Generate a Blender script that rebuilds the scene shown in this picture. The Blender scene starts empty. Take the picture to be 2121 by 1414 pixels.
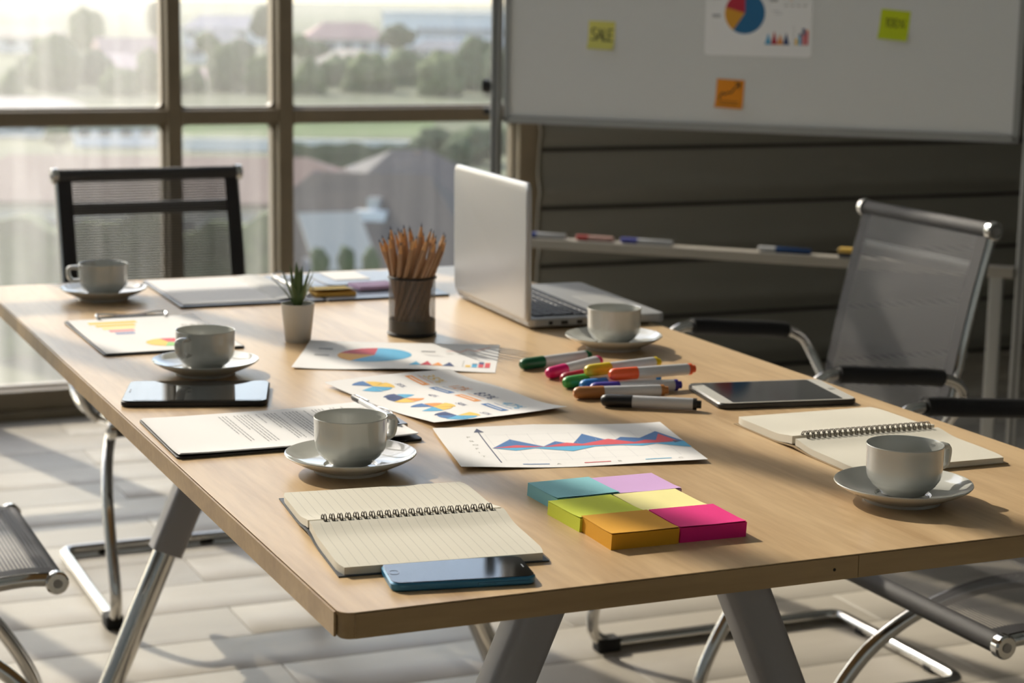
import bpy, math, random
from mathutils import Vector, Matrix, noise
random.seed(7)
PI = math.pi
SC = bpy.context.scene
COL = SC.collection

# ------------------------------------------------------------------ camera, sky, sun, exposure
# room frame: origin on the floor under the table's near left corner, +x along the table's near edge,
# +y along its length towards the window wall, metres
CAM = Vector((-0.5314, -1.5851, 1.294))
YAW, PITCH, ROLL, FPX = 0.4119, 0.1762, 0.0151, 4056.65
def _axes():
    ex = Vector((math.cos(YAW), -math.sin(YAW), 0)); ey = Vector((math.sin(YAW), math.cos(YAW), 0))
    fw = ey * math.cos(PITCH) + Vector((0, 0, -math.sin(PITCH)))
    up = ey * math.sin(PITCH) + Vector((0, 0, math.cos(PITCH)))
    r = ex * math.cos(ROLL) + up * math.sin(ROLL)
    u = -ex * math.sin(ROLL) + up * math.cos(ROLL)
    return r, u, fw
CR, CU, CF = _axes()
cam_d = bpy.data.cameras.new('camera'); cam = bpy.data.objects.new('camera', cam_d); COL.objects.link(cam)
m = Matrix((CR, CU, -CF)).transposed().to_4x4(); m.translation = CAM
cam.matrix_world = m
cam_d.sensor_width = 36.0; cam_d.sensor_fit = 'HORIZONTAL'; cam_d.lens = FPX / 2121 * 36.0
cam_d.clip_end = 6000
cam_d.dof.use_dof = True; cam_d.dof.focus_distance = 2.12; cam_d.dof.aperture_fstop = 7.4
SC.camera = cam

SUN_AZ, SUN_EL = math.radians(16.2), math.radians(34.6)      # sun stands behind the window wall, to the left
sun_dir = Vector((math.sin(SUN_AZ) * math.cos(SUN_EL), -math.cos(SUN_AZ) * math.cos(SUN_EL), -math.sin(SUN_EL)))
w = bpy.data.worlds.new('sky'); SC.world = w; w.use_nodes = True
nt = w.node_tree; nt.nodes.clear()
sky = nt.nodes.new('ShaderNodeTexSky'); sky.sky_type = 'NISHITA'; sky.sun_disc = False
sky.sun_elevation = SUN_EL; sky.sun_rotation = -SUN_AZ; sky.air_density = 1.0; sky.dust_density = 1.6; sky.ozone_density = 1.0
bg = nt.nodes.new('ShaderNodeBackground'); bg.inputs['Strength'].default_value = 0.50
wo = nt.nodes.new('ShaderNodeOutputWorld')
nt.links.new(sky.outputs[0], bg.inputs[0]); nt.links.new(bg.outputs[0], wo.inputs[0])
sd = bpy.data.lights.new('sun', 'SUN'); sd.energy = 8.7; sd.color = (1.0, 0.90, 0.77); sd.angle = math.radians(0.55)
so = bpy.data.objects.new('sun', sd); COL.objects.link(so)
so.rotation_euler = sun_dir.to_track_quat('-Z', 'Y').to_euler(); so.location = (-3, 8, 8)
SC.view_settings.view_transform = 'Standard'; SC.view_settings.look = 'None'
SC.view_settings.gamma = 1.0; SC.view_settings.use_curve_mapping = False
SC.view_settings.exposure = -0.50

# ------------------------------------------------------------------ materials
def srgb(r, g, b):
    f = lambda c: ((c / 255 + 0.055) / 1.055) ** 2.4 if c / 255 > 0.04045 else c / 255 / 12.92
    return (f(r), f(g), f(b), 1.0)
_M = {}
def mat(name, col, rough=0.5, metal=0.0, spec=0.5, bump=None, var=None, coat=0.0, sheen=0.0):
    """bump = (scale, strength), var = (scale, amount, (sx, sy, sz)) : noise in the object's own coordinates"""
    if name in _M: return _M[name]
    mt = bpy.data.materials.new(name); mt.use_nodes = True
    n = mt.node_tree.nodes; l = mt.node_tree.links; b = n['Principled BSDF']
    if len(col) == 3: col = srgb(*col)
    b.inputs['Base Color'].default_value = col
    b.inputs['Roughness'].default_value = rough; b.inputs['Metallic'].default_value = metal
    b.inputs['Specular IOR Level'].default_value = spec
    b.inputs['Coat Weight'].default_value = coat; b.inputs['Coat Roughness'].default_value = 0.05
    b.inputs['Sheen Weight'].default_value = sheen
    if bump or var:
        tc = n.new('ShaderNodeTexCoord')
    if var:
        mp = n.new('ShaderNodeMapping'); mp.inputs['Scale'].default_value = var[2] if len(var) > 2 else (1, 1, 1)
        nz = n.new('ShaderNodeTexNoise'); nz.inputs['Scale'].default_value = var[0]; nz.inputs['Detail'].default_value = 6
        mx = n.new('ShaderNodeMix'); mx.data_type = 'RGBA'; mx.blend_type = 'MULTIPLY'
        a = var[1]
        cr = n.new('ShaderNodeValToRGB')
        cr.color_ramp.elements[0].position = 0.3; cr.color_ramp.elements[1].position = 0.7
        cr.color_ramp.elements[0].color = (1 - a, 1 - a, 1 - a, 1); cr.color_ramp.elements[1].color = (1 + a * .3, 1 + a * .3, 1 + a * .3, 1)
        l.new(tc.outputs['Object'], mp.inputs[0]); l.new(mp.outputs[0], nz.inputs['Vector']); l.new(nz.outputs[0], cr.inputs[0])
        mx.inputs[0].default_value = 1.0; mx.inputs[6].default_value = col
        l.new(cr.outputs[0], mx.inputs[7]); l.new(mx.outputs[2], b.inputs['Base Color'])
    if bump:
        nb = n.new('ShaderNodeTexNoise'); nb.inputs['Scale'].default_value = bump[0]; nb.inputs['Detail'].default_value = 4
        bp = n.new('ShaderNodeBump'); bp.inputs['Strength'].default_value = bump[1]; bp.inputs['Distance'].default_value = 0.002
        l.new(tc.outputs['Object'], nb.inputs['Vector']); l.new(nb.outputs[0], bp.inputs['Height']); l.new(bp.outputs[0], b.inputs['Normal'])
    _M[name] = mt
    return mt

def wood_mat(name, c1, c2, scale, along, rough=0.4, spec=0.5, island=0.0):
    """grain stretched along axis 'along' (0 x, 1 y)"""
    if name in _M: return _M[name]
    mt = bpy.data.materials.new(name); mt.use_nodes = True
    n = mt.node_tree.nodes; l = mt.node_tree.links; b = n['Principled BSDF']
    tc = n.new('ShaderNodeTexCoord'); mp = n.new('ShaderNodeMapping')
    s = [9.0, 9.0, 9.0]; s[along] = 0.9
    mp.inputs['Scale'].default_value = s
    oi = n.new('ShaderNodeObjectInfo')
    ad = n.new('ShaderNodeVectorMath'); ad.operation = 'ADD'
    sc_ = n.new('ShaderNodeVectorMath'); sc_.operation = 'SCALE'; sc_.inputs[3].default_value = 40.0 * island
    cmb = n.new('ShaderNodeCombineXYZ')
    l.new(oi.outputs['Random'], cmb.inputs[0]); l.new(oi.outputs['Random'], cmb.inputs[1]); l.new(cmb.outputs[0], sc_.inputs[0])
    l.new(tc.outputs['Object'], ad.inputs[0]); l.new(sc_.outputs[0], ad.inputs[1]); l.new(ad.outputs[0], mp.inputs[0])
    n1 = n.new('ShaderNodeTexNoise'); n1.inputs['Scale'].default_value = scale; n1.inputs['Detail'].default_value = 8; n1.inputs['Distortion'].default_value = 0.8
    n2 = n.new('ShaderNodeTexNoise'); n2.inputs['Scale'].default_value = scale * 9; n2.inputs['Detail'].default_value = 4
    l.new(mp.outputs[0], n1.inputs['Vector']); l.new(mp.outputs[0], n2.inputs['Vector'])
    mm = n.new('ShaderNodeMath'); mm.operation = 'MULTIPLY_ADD'; mm.inputs[1].default_value = 0.45
    l.new(n2.outputs[0], mm.inputs[0]); l.new(n1.outputs[0], mm.inputs[2])
    cr = n.new('ShaderNodeValToRGB')
    cr.color_ramp.elements[0].position = 0.45; cr.color_ramp.elements[1].position = 0.85
    cr.color_ramp.elements[0].color = srgb(*c1); cr.color_ramp.elements[1].color = srgb(*c2)
    l.new(mm.outputs[0], cr.inputs[0]); l.new(cr.outputs[0], b.inputs['Base Color'])
    b.inputs['Roughness'].default_value = rough; b.inputs['Specular IOR Level'].default_value = spec
    bp = n.new('ShaderNodeBump'); bp.inputs['Strength'].default_value = 0.06; bp.inputs['Distance'].default_value = 0.001
    l.new(n2.outputs[0], bp.inputs['Height']); l.new(bp.outputs[0], b.inputs['Normal'])
    _M[name] = mt
    return mt

def see_through(name, col, alpha, scale, rough=0.6):
    """woven cloth or wire netting: fine grid of threads with holes between, in generated object coordinates"""
    if name in _M: return _M[name]
    mt = bpy.data.materials.new(name); mt.use_nodes = True
    n = mt.node_tree.nodes; l = mt.node_tree.links; b = n['Principled BSDF']
    out = [x for x in n if x.type == 'OUTPUT_MATERIAL'][0]
    b.inputs['Base Color'].default_value = srgb(*col); b.inputs['Roughness'].default_value = rough
    tr = n.new('ShaderNodeBsdfTransparent'); mx = n.new('ShaderNodeMixShader')
    tc = n.new('ShaderNodeTexCoord'); sep = n.new('ShaderNodeSeparateXYZ'); l.new(tc.outputs['UV'], sep.inputs[0])
    holes = []
    for k in (0, 1):
        a = n.new('ShaderNodeMath'); a.operation = 'MULTIPLY'; a.inputs[1].default_value = scale
        f = n.new('ShaderNodeMath'); f.operation = 'FRACT'
        g = n.new('ShaderNodeMath'); g.operation = 'GREATER_THAN'; g.inputs[1].default_value = 1 - math.sqrt(alpha)
        l.new(sep.outputs[k], a.inputs[0]); l.new(a.outputs[0], f.inputs[0]); l.new(f.outputs[0], g.inputs[0]); holes.append(g)
    mu = n.new('ShaderNodeMath'); mu.operation = 'MULTIPLY'
    l.new(holes[0].outputs[0], mu.inputs[0]); l.new(holes[1].outputs[0], mu.inputs[1])
    l.new(mu.outputs[0], mx.inputs[0]); l.new(b.outputs[0], mx.inputs[1]); l.new(tr.outputs[0], mx.inputs[2])
    l.new(mx.outputs[0], out.inputs[0])
    _M[name] = mt
    return mt

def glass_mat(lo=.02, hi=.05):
    """window pane: clear, slightly reflective, with a streaky film for dust and for added sun glare"""
    mt = bpy.data.materials.new('dust_glare_glass_%d' % int(hi * 1000)); mt.use_nodes = True
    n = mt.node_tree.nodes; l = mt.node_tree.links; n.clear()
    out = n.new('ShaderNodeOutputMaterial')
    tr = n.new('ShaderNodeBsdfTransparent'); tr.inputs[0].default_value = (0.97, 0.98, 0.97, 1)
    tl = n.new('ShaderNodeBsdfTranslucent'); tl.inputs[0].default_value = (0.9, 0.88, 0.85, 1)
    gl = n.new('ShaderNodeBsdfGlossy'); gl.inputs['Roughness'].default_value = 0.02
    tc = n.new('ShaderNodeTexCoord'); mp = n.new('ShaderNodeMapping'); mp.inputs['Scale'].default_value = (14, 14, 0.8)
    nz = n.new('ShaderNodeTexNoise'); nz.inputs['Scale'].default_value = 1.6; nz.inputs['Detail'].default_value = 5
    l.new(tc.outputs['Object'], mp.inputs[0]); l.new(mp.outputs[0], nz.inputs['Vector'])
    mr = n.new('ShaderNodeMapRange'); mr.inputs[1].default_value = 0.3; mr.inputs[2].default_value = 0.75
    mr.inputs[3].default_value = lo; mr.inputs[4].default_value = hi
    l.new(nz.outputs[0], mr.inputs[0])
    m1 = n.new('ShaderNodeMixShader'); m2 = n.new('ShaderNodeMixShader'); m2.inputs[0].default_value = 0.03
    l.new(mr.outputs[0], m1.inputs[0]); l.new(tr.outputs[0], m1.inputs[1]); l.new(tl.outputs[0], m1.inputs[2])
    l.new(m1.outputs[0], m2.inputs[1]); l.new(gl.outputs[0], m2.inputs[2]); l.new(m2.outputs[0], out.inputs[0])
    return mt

# ------------------------------------------------------------------ mesh helpers
class MB:
    def __init__(s): s.v = []; s.f = []; s.m = []; s.uv = {}
    def add(s, vs, fs, mi=0):
        o = len(s.v); s.v += [tuple(p) for p in vs]; s.f += [tuple(i + o for i in f) for f in fs]; s.m += [mi] * len(fs); return s
    def box(s, x0, x1, y0, y1, z0, z1, mi=0):
        return s.add([(x0, y0, z0), (x1, y0, z0), (x1, y1, z0), (x0, y1, z0), (x0, y0, z1), (x1, y0, z1), (x1, y1, z1), (x0, y1, z1)],
                     [(0, 3, 2, 1), (4, 5, 6, 7), (0, 1, 5, 4), (1, 2, 6, 5), (2, 3, 7, 6), (3, 0, 4, 7)], mi)
    def prism(s, rings, mi=0, cap=True):
        """rings: list of equally long closed loops of points"""
        n = len(rings[0]); vs = [p for r in rings for p in r]; fs = []
        for k in range(len(rings) - 1):
            for i in range(n):
                j = (i + 1) % n; fs.append((k * n + i, k * n + j, (k + 1) * n + j, (k + 1) * n + i))
        if cap: fs.append(tuple(range(n))[::-1]); fs.append(tuple((len(rings) - 1) * n + i for i in range(n)))
        return s.add(vs, fs, mi)
    def slab(s, w, d, z0, z1, r=0.0, ch=0.0, cx=0, cy=0, mi=0):
        """rounded rectangle plate with chamfered rims"""
        rings = []
        for z, c in ((z0, ch), (z0 + ch, 0), (z1 - ch, 0), (z1, ch)) if ch else ((z0, 0), (z1, 0)):
            rings.append([(x + cx, y + cy, z) for x, y in rrect(w - 2 * c, d - 2 * c, max(r - c, 0.0005))])
        return s.prism(rings, mi)
    def tube(s, path, r, n=10, mi=0, cap=True, flat=None):
        path = [Vector(p) for p in path]; rings = []; nrm = None
        for i, p in enumerate(path):
            t = (path[min(i + 1, len(path) - 1)] - path[max(i - 1, 0)]).normalized()
            if nrm is None:
                nrm = t.cross(Vector((0, 0, 1)))
                if nrm.length < 1e-3: nrm = t.cross(Vector((1, 0, 0)))
            nrm = (nrm - t * nrm.dot(t)).normalized(); bn = t.cross(nrm)
            rr = r[i] if isinstance(r, (list, tuple)) else r
            fl = flat or 1.0
            rings.append([p + nrm * math.cos(2 * PI * k / n) * rr + bn * math.sin(2 * PI * k / n) * rr * fl for k in range(n)])
        return s.prism(rings, mi, cap)
    def bar(s, path, hw, hh, side, mi=0):
        """rectangular section swept along path; side = width direction"""
        path = [Vector(p) for p in path]; sd_ = Vector(side).normalized(); rings = []
        for i, p in enumerate(path):
            t = (path[min(i + 1, len(path) - 1)] - path[max(i - 1, 0)]).normalized(); nn = t.cross(sd_).normalized()
            c = 0.45
            rings.append([p + sd_ * a * hw + nn * b * hh for a, b in ((1, c), (c, 1), (-c, 1), (-1, c), (-1, -c), (-c, -1), (c, -1), (1, -c))])
        return s.prism(rings, mi)
    def lathe(s, prof, n=48, mi=0, c=(0, 0, 0)):
        vs = []; fs = []; m_ = len(prof)
        for k in range(n):
            a = 2 * PI * k / n
            for r, z in prof: vs.append((c[0] + r * math.cos(a), c[1] + r * math.sin(a), c[2] + z))
        for k in range(n):
            j = (k + 1) % n
            for i in range(m_ - 1): fs.append((k * m_ + i, j * m_ + i, j * m_ + i + 1, k * m_ + i + 1))
        return s.add(vs, fs, mi)
    def grid(s, fn, nu, nv, mi=0, uv=False):
        o = len(s.v)
        vs = [fn(i / nu, j / nv) for j in range(nv + 1) for i in range(nu + 1)]
        fs = [(j * (nu + 1) + i, j * (nu + 1) + i + 1, (j + 1) * (nu + 1) + i + 1, (j + 1) * (nu + 1) + i) for j in range(nv) for i in range(nu)]
        if uv:
            for j in range(nv + 1):
                for i in range(nu + 1): s.uv[o + j * (nu + 1) + i] = (i / nu, j / nv)
        return s.add(vs, fs, mi)
    def mesh(s, name, mats, angle=40):
        me = bpy.data.meshes.new(name); me.from_pydata(s.v, [], s.f)
        for mt in (mats if isinstance(mats, (list, tuple)) else [mats]): me.materials.append(mt)
        me.polygons.foreach_set('material_index', s.m)
        me.polygons.foreach_set('use_smooth', [True] * len(s.f))
        if s.uv:
            ul = me.uv_layers.new(name='UVMap')
            for lp in me.loops: ul.data[lp.index].uv = s.uv.get(lp.vertex_index, (0, 0))
        me.update(); me.set_sharp_from_angle(angle=math.radians(angle))
        return me
    def build(s, name, mats, parent=None, loc=None, rotz=0.0, angle=40):
        return link(name, s.mesh(name, mats, angle), parent, loc, rotz)

def link(name, me, parent=None, loc=None, rotz=0.0):
    o = bpy.data.objects.new(name, me); COL.objects.link(o)
    if parent is not None: o.parent = parent
    if loc is not None: o.location = loc
    if rotz: o.rotation_euler = (0, 0, rotz)
    return o
def rrect(w, d, r, n=5):
    r = min(r, w / 2 - 1e-5, d / 2 - 1e-5); pts = []
    for cx, cy, a0 in ((w / 2 - r, d / 2 - r, 0), (-w / 2 + r, d / 2 - r, 90), (-w / 2 + r, -d / 2 + r, 180), (w / 2 - r, -d / 2 + r, 270)):
        for k in range(n + 1):
            a = math.radians(a0 + 90 * k / n); pts.append((cx + r * math.cos(a), cy + r * math.sin(a)))
    return pts
def tag(o, label, cat, group=None, kind=None):
    o['label'] = label; o['category'] = cat
    if group: o['group'] = group
    if kind: o['kind'] = kind
    return o
def thing(name, label, cat, loc=(0, 0, 0), rotz=0.0, group=None):
    o = bpy.data.objects.new(name, None); COL.objects.link(o); o.empty_display_size = 0.05
    o.location = loc; o.rotation_euler = (0, 0, rotz)
    return tag(o, label, cat, group)
def struct(o, label=None):
    o['kind'] = 'structure'
    if label: o['label'] = label
    return o
def dup(root, name, label, loc, rotz, group=None):
    r = root.copy(); r.name = name; COL.objects.link(r); r.location = loc; r.rotation_euler = (0, 0, rotz); r['label'] = label
    if group: r['group'] = group
    for ch in list(root.children):
        c = ch.copy(); COL.objects.link(c); c.parent = r
        for g in list(ch.children):
            d = g.copy(); COL.objects.link(d); d.parent = c
    return r
def smooth(pts, it=2):
    """Chaikin corner cutting keeping the end points"""
    pts = [Vector(p) for p in pts]
    for _ in range(it):
        q = [pts[0]]
        for a, b in zip(pts, pts[1:]): q += [a.lerp(b, .25), a.lerp(b, .75)]
        pts = q + [pts[-1]]
    return pts

# flat print: polygons in sheet coordinates, laid onto a sheet whose height is surf(x, y)
def split_tri(t, lim, out):
    a, b, c = t
    L = [math.dist(a, b), math.dist(b, c), math.dist(c, a)]; k = L.index(max(L))
    if L[k] <= lim: out.append(t); return
    p, q, r = ((a, b, c), (b, c, a), (c, a, b))[k]
    mdl = ((p[0] + q[0]) / 2, (p[1] + q[1]) / 2)
    split_tri((p, mdl, r), lim, out); split_tri((mdl, q, r), lim, out)
class Print:
    def __init__(s, surf=lambda x, y: 0.0, lift=0.00025, lim=0.02):
        s.surf = surf; s.lift = lift; s.lim = lim; s.mb = MB(); s.mats = []
    def mi(s, mt):
        if mt not in s.mats: s.mats.append(mt)
        return s.mats.index(mt)
    def poly(s, pts, mt, lift=0.0):
        tris = []
        for i in range(1, len(pts) - 1): split_tri((pts[0], pts[i], pts[i + 1]), s.lim, tris)
        k = s.mi(mt)
        for t in tris:
            if (t[1][0] - t[0][0]) * (t[2][1] - t[0][1]) - (t[1][1] - t[0][1]) * (t[2][0] - t[0][0]) < 0: t = t[::-1]
            s.mb.add([(x, y, s.surf(x, y) + s.lift + lift) for x, y in t], [(0, 1, 2)], k)
        return s
    def rect(s, x0, x1, y0, y1, mt, lift=0.0): return s.poly([(x0, y0), (x1, y0), (x1, y1), (x0, y1)], mt, lift)
    def sector(s, cx, cy, r, a0, a1, mt, r0=0.0, n=None, lift=0.0):
        n = n or max(3, int(abs(a1 - a0) / 8))
        A = [math.radians(a0 + (a1 - a0) * k / n) for k in range(n + 1)]
        for p, q in zip(A, A[1:]):
            pts = [(cx + r * math.cos(p), cy + r * math.sin(p)), (cx + r * math.cos(q), cy + r * math.sin(q)), (cx + r0 * math.cos(q), cy + r0 * math.sin(q))]
            if r0 > 0: pts.append((cx + r0 * math.cos(p), cy + r0 * math.sin(p)))
            s.poly(pts, mt, lift)
        return s
    def stroke(s, pts, wd, mt, lift=0.0):
        for a, b in zip(pts, pts[1:]):
            d = math.dist(a, b)
            if d < 1e-7: continue
            nx, ny = -(b[1] - a[1]) / d * wd / 2, (b[0] - a[0]) / d * wd / 2
            tx, ty = (b[0] - a[0]) / d * wd / 3, (b[1] - a[1]) / d * wd / 3
            s.poly([(a[0] - tx + nx, a[1] - ty + ny), (a[0] - tx - nx, a[1] - ty - ny), (b[0] + tx - nx, b[1] + ty - ny), (b[0] + tx + nx, b[1] + ty + ny)], mt, lift)
        return s
    def text(s, body, x, y, size, mt, rot=0.0, align='LEFT', sx=1.0):
        cu = bpy.data.curves.new('lettering', 'FONT'); cu.body = body; cu.size = size; cu.align_x = align; cu.resolution_u = 2
        ob = bpy.data.objects.new('lettering', cu); me = bpy.data.meshes.new_from_object(ob)
        k = s.mi(mt); c_, s_ = math.cos(rot), math.sin(rot)
        vs = []
        for v in me.vertices:
            px, py = v.co.x * sx, v.co.y; X, Y = x + px * c_ - py * s_, y + px * s_ + py * c_
            vs.append((X, Y, s.surf(X, Y) + s.lift))
        s.mb.add(vs, [tuple(p.vertices) for p in me.polygons], k)
        bpy.data.objects.remove(ob); bpy.data.curves.remove(cu); bpy.data.meshes.remove(me)
        return s
    def build(s, name, parent): return s.mb.build(name, s.mats, parent)

# ------------------------------------------------------------------ shared materials
M_frame = mat('bronze_frame', (128, 114, 92), 0.45, 0.0, 0.5, var=(8, .12))
M_chrome = mat('chrome', (200, 198, 194), 0.12, 1.0)
M_steel = mat('brushed_steel', (150, 148, 146), 0.35, 0.9)
M_alu = mat('aluminium', (168, 168, 166), 0.38, 0.6)
M_blackpl = mat('black_plastic', (24, 24, 26), 0.45)
M_rubber = mat('black_rubber', (20, 20, 20), 0.8)
M_china = mat('white_china', (198, 198, 192), 0.12, 0.0, 0.5, coat=0.6)
M_paper = mat('white_paper', (234, 232, 231), 0.8, 0, 0.2, bump=(60, .05))
M_cream = mat('cream_paper', (210, 205, 192), 0.85, 0, 0.2, bump=(80, .05))
M_ink = mat('dark_ink', (66, 74, 104), 0.7)
M_black_ink = mat('black_ink', (38, 36, 36), 0.7)
M_greyline = mat('grey_ink', (170, 168, 162), 0.8)
M_gridline = mat('pale_grid_ink', (200, 200, 204), 0.8)
M_blue = mat('chart_blue', (60, 110, 170), 0.7)
M_sky = mat('chart_sky_blue', (78, 170, 214), 0.7)
M_red = mat('chart_red', (214, 72, 84), 0.7)
M_orange = mat('chart_orange', (232, 150, 70), 0.7)
M_yellow = mat('chart_yellow', (238, 196, 84), 0.7)
M_navy = mat('chart_navy', (44, 66, 118), 0.7)
M_pgreen = mat('chart_green', (150, 206, 120), 0.7)
M_weave = see_through('black_weave', (72, 70, 71), 0.31, 150.0, 0.55)
M_weave_edge = mat('black_weave_edge', (40, 38, 40), 0.6, 0, 0.4, bump=(900, .3))
M_roll = mat('weave_roll', (66, 64, 64), 0.6, 0, 0.4, bump=(900, .4))
M_sleeve = mat('black_leather_sleeve', (26, 26, 28), 0.55, 0, 0.4, bump=(500, .3))
M_screen = mat('black_glass_screen', (10, 11, 13), 0.04, 0, 0.6)
M_table = wood_mat('beech_laminate', (170, 139, 103), (206, 177, 138), 1.3, 1, 0.31, 0.24)
M_table_edge = wood_mat('beech_edge_band', (148, 118, 80), (170, 140, 98), 1.5, 0, 0.4, 0.4)
M_floor = wood_mat('pale_plank', (150, 143, 131), (158, 151, 139), 0.9, 0, 0.45, 0.35, island=1.0)

# ------------------------------------------------------------------ room shell
RX0, RX1, RY0, WY, RH = -3.9, 5.2, -4.6, 4.33, 4.75
struct(MB().box(RX0, RX1, RY0, WY + .2, -.2, -.012).build('floor', mat('floor_joint', (84, 78, 70), .8)), 'pale wood plank floor')
floor = bpy.data.objects['floor']
PW, PL = 0.192, 1.26
pm = MB().slab(PL - .0016, PW - .0016, -.0115, 0.0, .0006, .0006).mesh('plank', M_floor)
jr = 2.7                                   # a butt joint of the boards stands at x = .525 in the row whose far edge is y = 2.70
for rrow in range(-9, 10):
    yc = 2.605 + rrow * PW
    if yc > WY + .05: continue
    off = 0.525 + (PL / 2 if rrow % 2 else 0.0) + (0.0 if rrow % 4 < 2 else 0.0)
    k0 = math.floor((-2.2 - off) / PL)
    for k in range(k0, k0 + 6):
        link('plank', pm, floor, (off + PL / 2 + k * PL, yc, 0))
yl = 2.605 - 9.5 * PW
MB().box(RX0, RX1, RY0, yl, -.0118, 0).build('plank_field', M_floor, floor)
M_wall = mat('wall_paint', (230, 239, 246), .8, bump=(40, .1))
M_wall_dark = mat('wall_taupe', (140, 138, 134), .8)
struct(MB().box(RX0, RX1, RY0, WY + .2, RH, RH + .15).build('ceiling', M_wall))
struct(MB().box(RX0 - .15, RX0, RY0, WY + .2, 0, RH).build('wall_left', M_wall))
struct(MB().box(RX1, RX1 + .15, RY0, WY + .2, 0, RH).build('wall_right', M_wall_dark))
struct(MB().box(RX0, RX1, RY0 - .15, RY0, 0, RH).build('wall_rear', M_wall))
wb = MB(); wb.box(2.20, RX1, WY + .04, WY + .2, 0, RH); wb.box(RX0, 2.20, WY, WY + .2, 4.52, RH)
struct(wb.build('wall_back', M_wall_dark), 'wall behind the lowered blind')

# window wall: posts, mullions, transoms, sill rail and panes
win = bpy.data.objects.new('window_1', None); COL.objects.link(win); struct(win, 'floor to ceiling bronze framed window')
win.location = (0, WY, 0)
def member(name, x0, x1, z0, z1, y0=0.0, y1=.11):
    o = MB().slab(x1 - x0, z1 - z0, -(y1 - y0) / 2, (y1 - y0) / 2, .003, .003).build(name, M_frame, win)
    o.rotation_euler = (PI / 2, 0, 0); o.location = ((x0 + x1) / 2, (y0 + y1) / 2, (z0 + z1) / 2)
    return o
TOP = 4.52
GL = [glass_mat(.010, .026), glass_mat(.035, .08), glass_mat(.08, .15)]  # film thickened towards the left panes; the extra veil stands in for glare
for x0, x1 in ((2.07, 2.20), (.165, .285), (-1.855, -1.735), (-3.83, -3.70)): member('post', x0, x1, .085, TOP)
mull = [(1.249, 1.296), (.898, .941), (-.552, -.505), (-.878, -.833), (-2.69, -2.645), (-3.045, -3.0)]
for x0, x1 in mull: member('mullion', x0, x1, .085, TOP, 0.0, .125)
xs = sorted([(2.07, 2.20), (.165, .285), (-1.855, -1.735), (-3.83, -3.70)] + mull)
for (a0, a1), (b0, b1) in zip(xs, xs[1:]):
    for tz in (.884, 2.605): member('transom', a1, b0, tz, tz + .041, 0.0, .105)
    for z0, z1 in ((.085, .884), (.925, 2.605), (2.646, TOP)):
        # slim sash with rounded inner corners, glass inside it
        w_, h_ = b0 - a1, z1 - z0
        ot = rrect(w_, h_, .001, 4); inn = rrect(w_ - .014, h_ - .014, .018, 4)
        s_ = MB(); n_ = len(ot)
        for ya, yb in ((.045, .085),):
            rings = [[(x, ya, z) for x, z in ot], [(x, ya, z) for x, z in inn], [(x, yb, z) for x, z in inn], [(x, yb, z) for x, z in ot]]
            s_.prism(rings, 0, False)
        s_.build('sash', M_frame, win, ((a1 + b0) / 2, 0, (z0 + z1) / 2))
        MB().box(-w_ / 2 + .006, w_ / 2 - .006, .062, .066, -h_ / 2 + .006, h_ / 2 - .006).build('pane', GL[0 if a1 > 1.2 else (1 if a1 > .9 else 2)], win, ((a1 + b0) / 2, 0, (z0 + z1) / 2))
member('sill_rail', -3.83, 2.20, .026, .085, -.01, .11)
member('base_rail', -3.83, 2.20, 0.0, .026, -.035, .11)

# dark folded blind beside the window
blind = thing('roman_blind', 'dark grey fabric blind with horizontal folds hanging behind the whiteboard', 'blind', (2.135, WY - .03, 0))
M_blind = mat('blind_cloth', (122, 119, 110), .85, 0, .2, bump=(300, .15))
FH = .1935; BW = 2.9
def fold_profile():
    p = []
    for k in range(13):
        t = k / 12
        p.append((-.004 - .018 * math.exp(-((t - .30) / .16) ** 2) - .006 * math.sin(t * PI), t * FH))
    return p
fp = fold_profile(); fm = MB()
fm.grid(lambda u, v: (u * BW, fp[int(round(v * 12))][0] + .0025 * math.sin(u * 9 + v), fp[int(round(v * 12))][1]), 24, 12)
fm.grid(lambda u, v: ((1 - u) * BW, fp[int(round(v * 12))][0] + .004 + .0025 * math.sin((1 - u) * 9 + v), fp[int(round(v * 12))][1]), 24, 12)
fme = fm.mesh('fold', M_blind)
stm = MB().box(0, BW, -.006, .002, -.006, .006).mesh('stitched_rib', mat('blind_rib', (46, 44, 38), .8))
edm = MB().grid(lambda u, v: (-.010 - .006 * math.sin(v * PI), fp[int(round(v * 12))][0] - .004 + u * .012, v * FH), 1, 12).mesh('edge_tape', mat('blind_tape', (176, 168, 152), .7))
for k in range(24):
    z = .012 + k * FH
    link('fold', fme, blind, (0, 0, z)); link('stitched_rib', stm, blind, (0, -.004, z)); link('edge_tape', edm, blind, (0, 0, z))

# ------------------------------------------------------------------ table
TW, TL, TZ, TT = .989, 2.049, .75, .025
tbl = thing('meeting_table', 'long beech laminate meeting table on splayed grey and chrome legs', 'table', (TW / 2, TL / 2, 0))
MB().slab(TW - .0016, TL - .0016, TZ - TT, TZ - .0012, .012, .0006).build('core_board', M_table_edge, tbl)
MB().slab(TW, TL, TZ - .0011, TZ, .0125, .0004).build('top_sheet', M_table, tbl)
hx, hy = TW / 2, TL / 2
SEAM = .541
eb = MB(); eb.box(-hx + .013, SEAM - hx - .0004, -hy - .0004, -hy + .002, TZ - TT + .0005, TZ - .0015); eb.build('edge_band', M_table_edge, tbl)
eb = MB(); eb.box(SEAM - hx + .0004, hx - .013, -hy - .0004, -hy + .002, TZ - TT + .0005, TZ - .0015); eb.build('edge_band', M_table_edge, tbl)
eb = MB(); eb.box(-hx + .013, hx - .013, hy - .002, hy + .0004, TZ - TT + .0005, TZ - .0015); eb.build('edge_band', M_table_edge, tbl)
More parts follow.
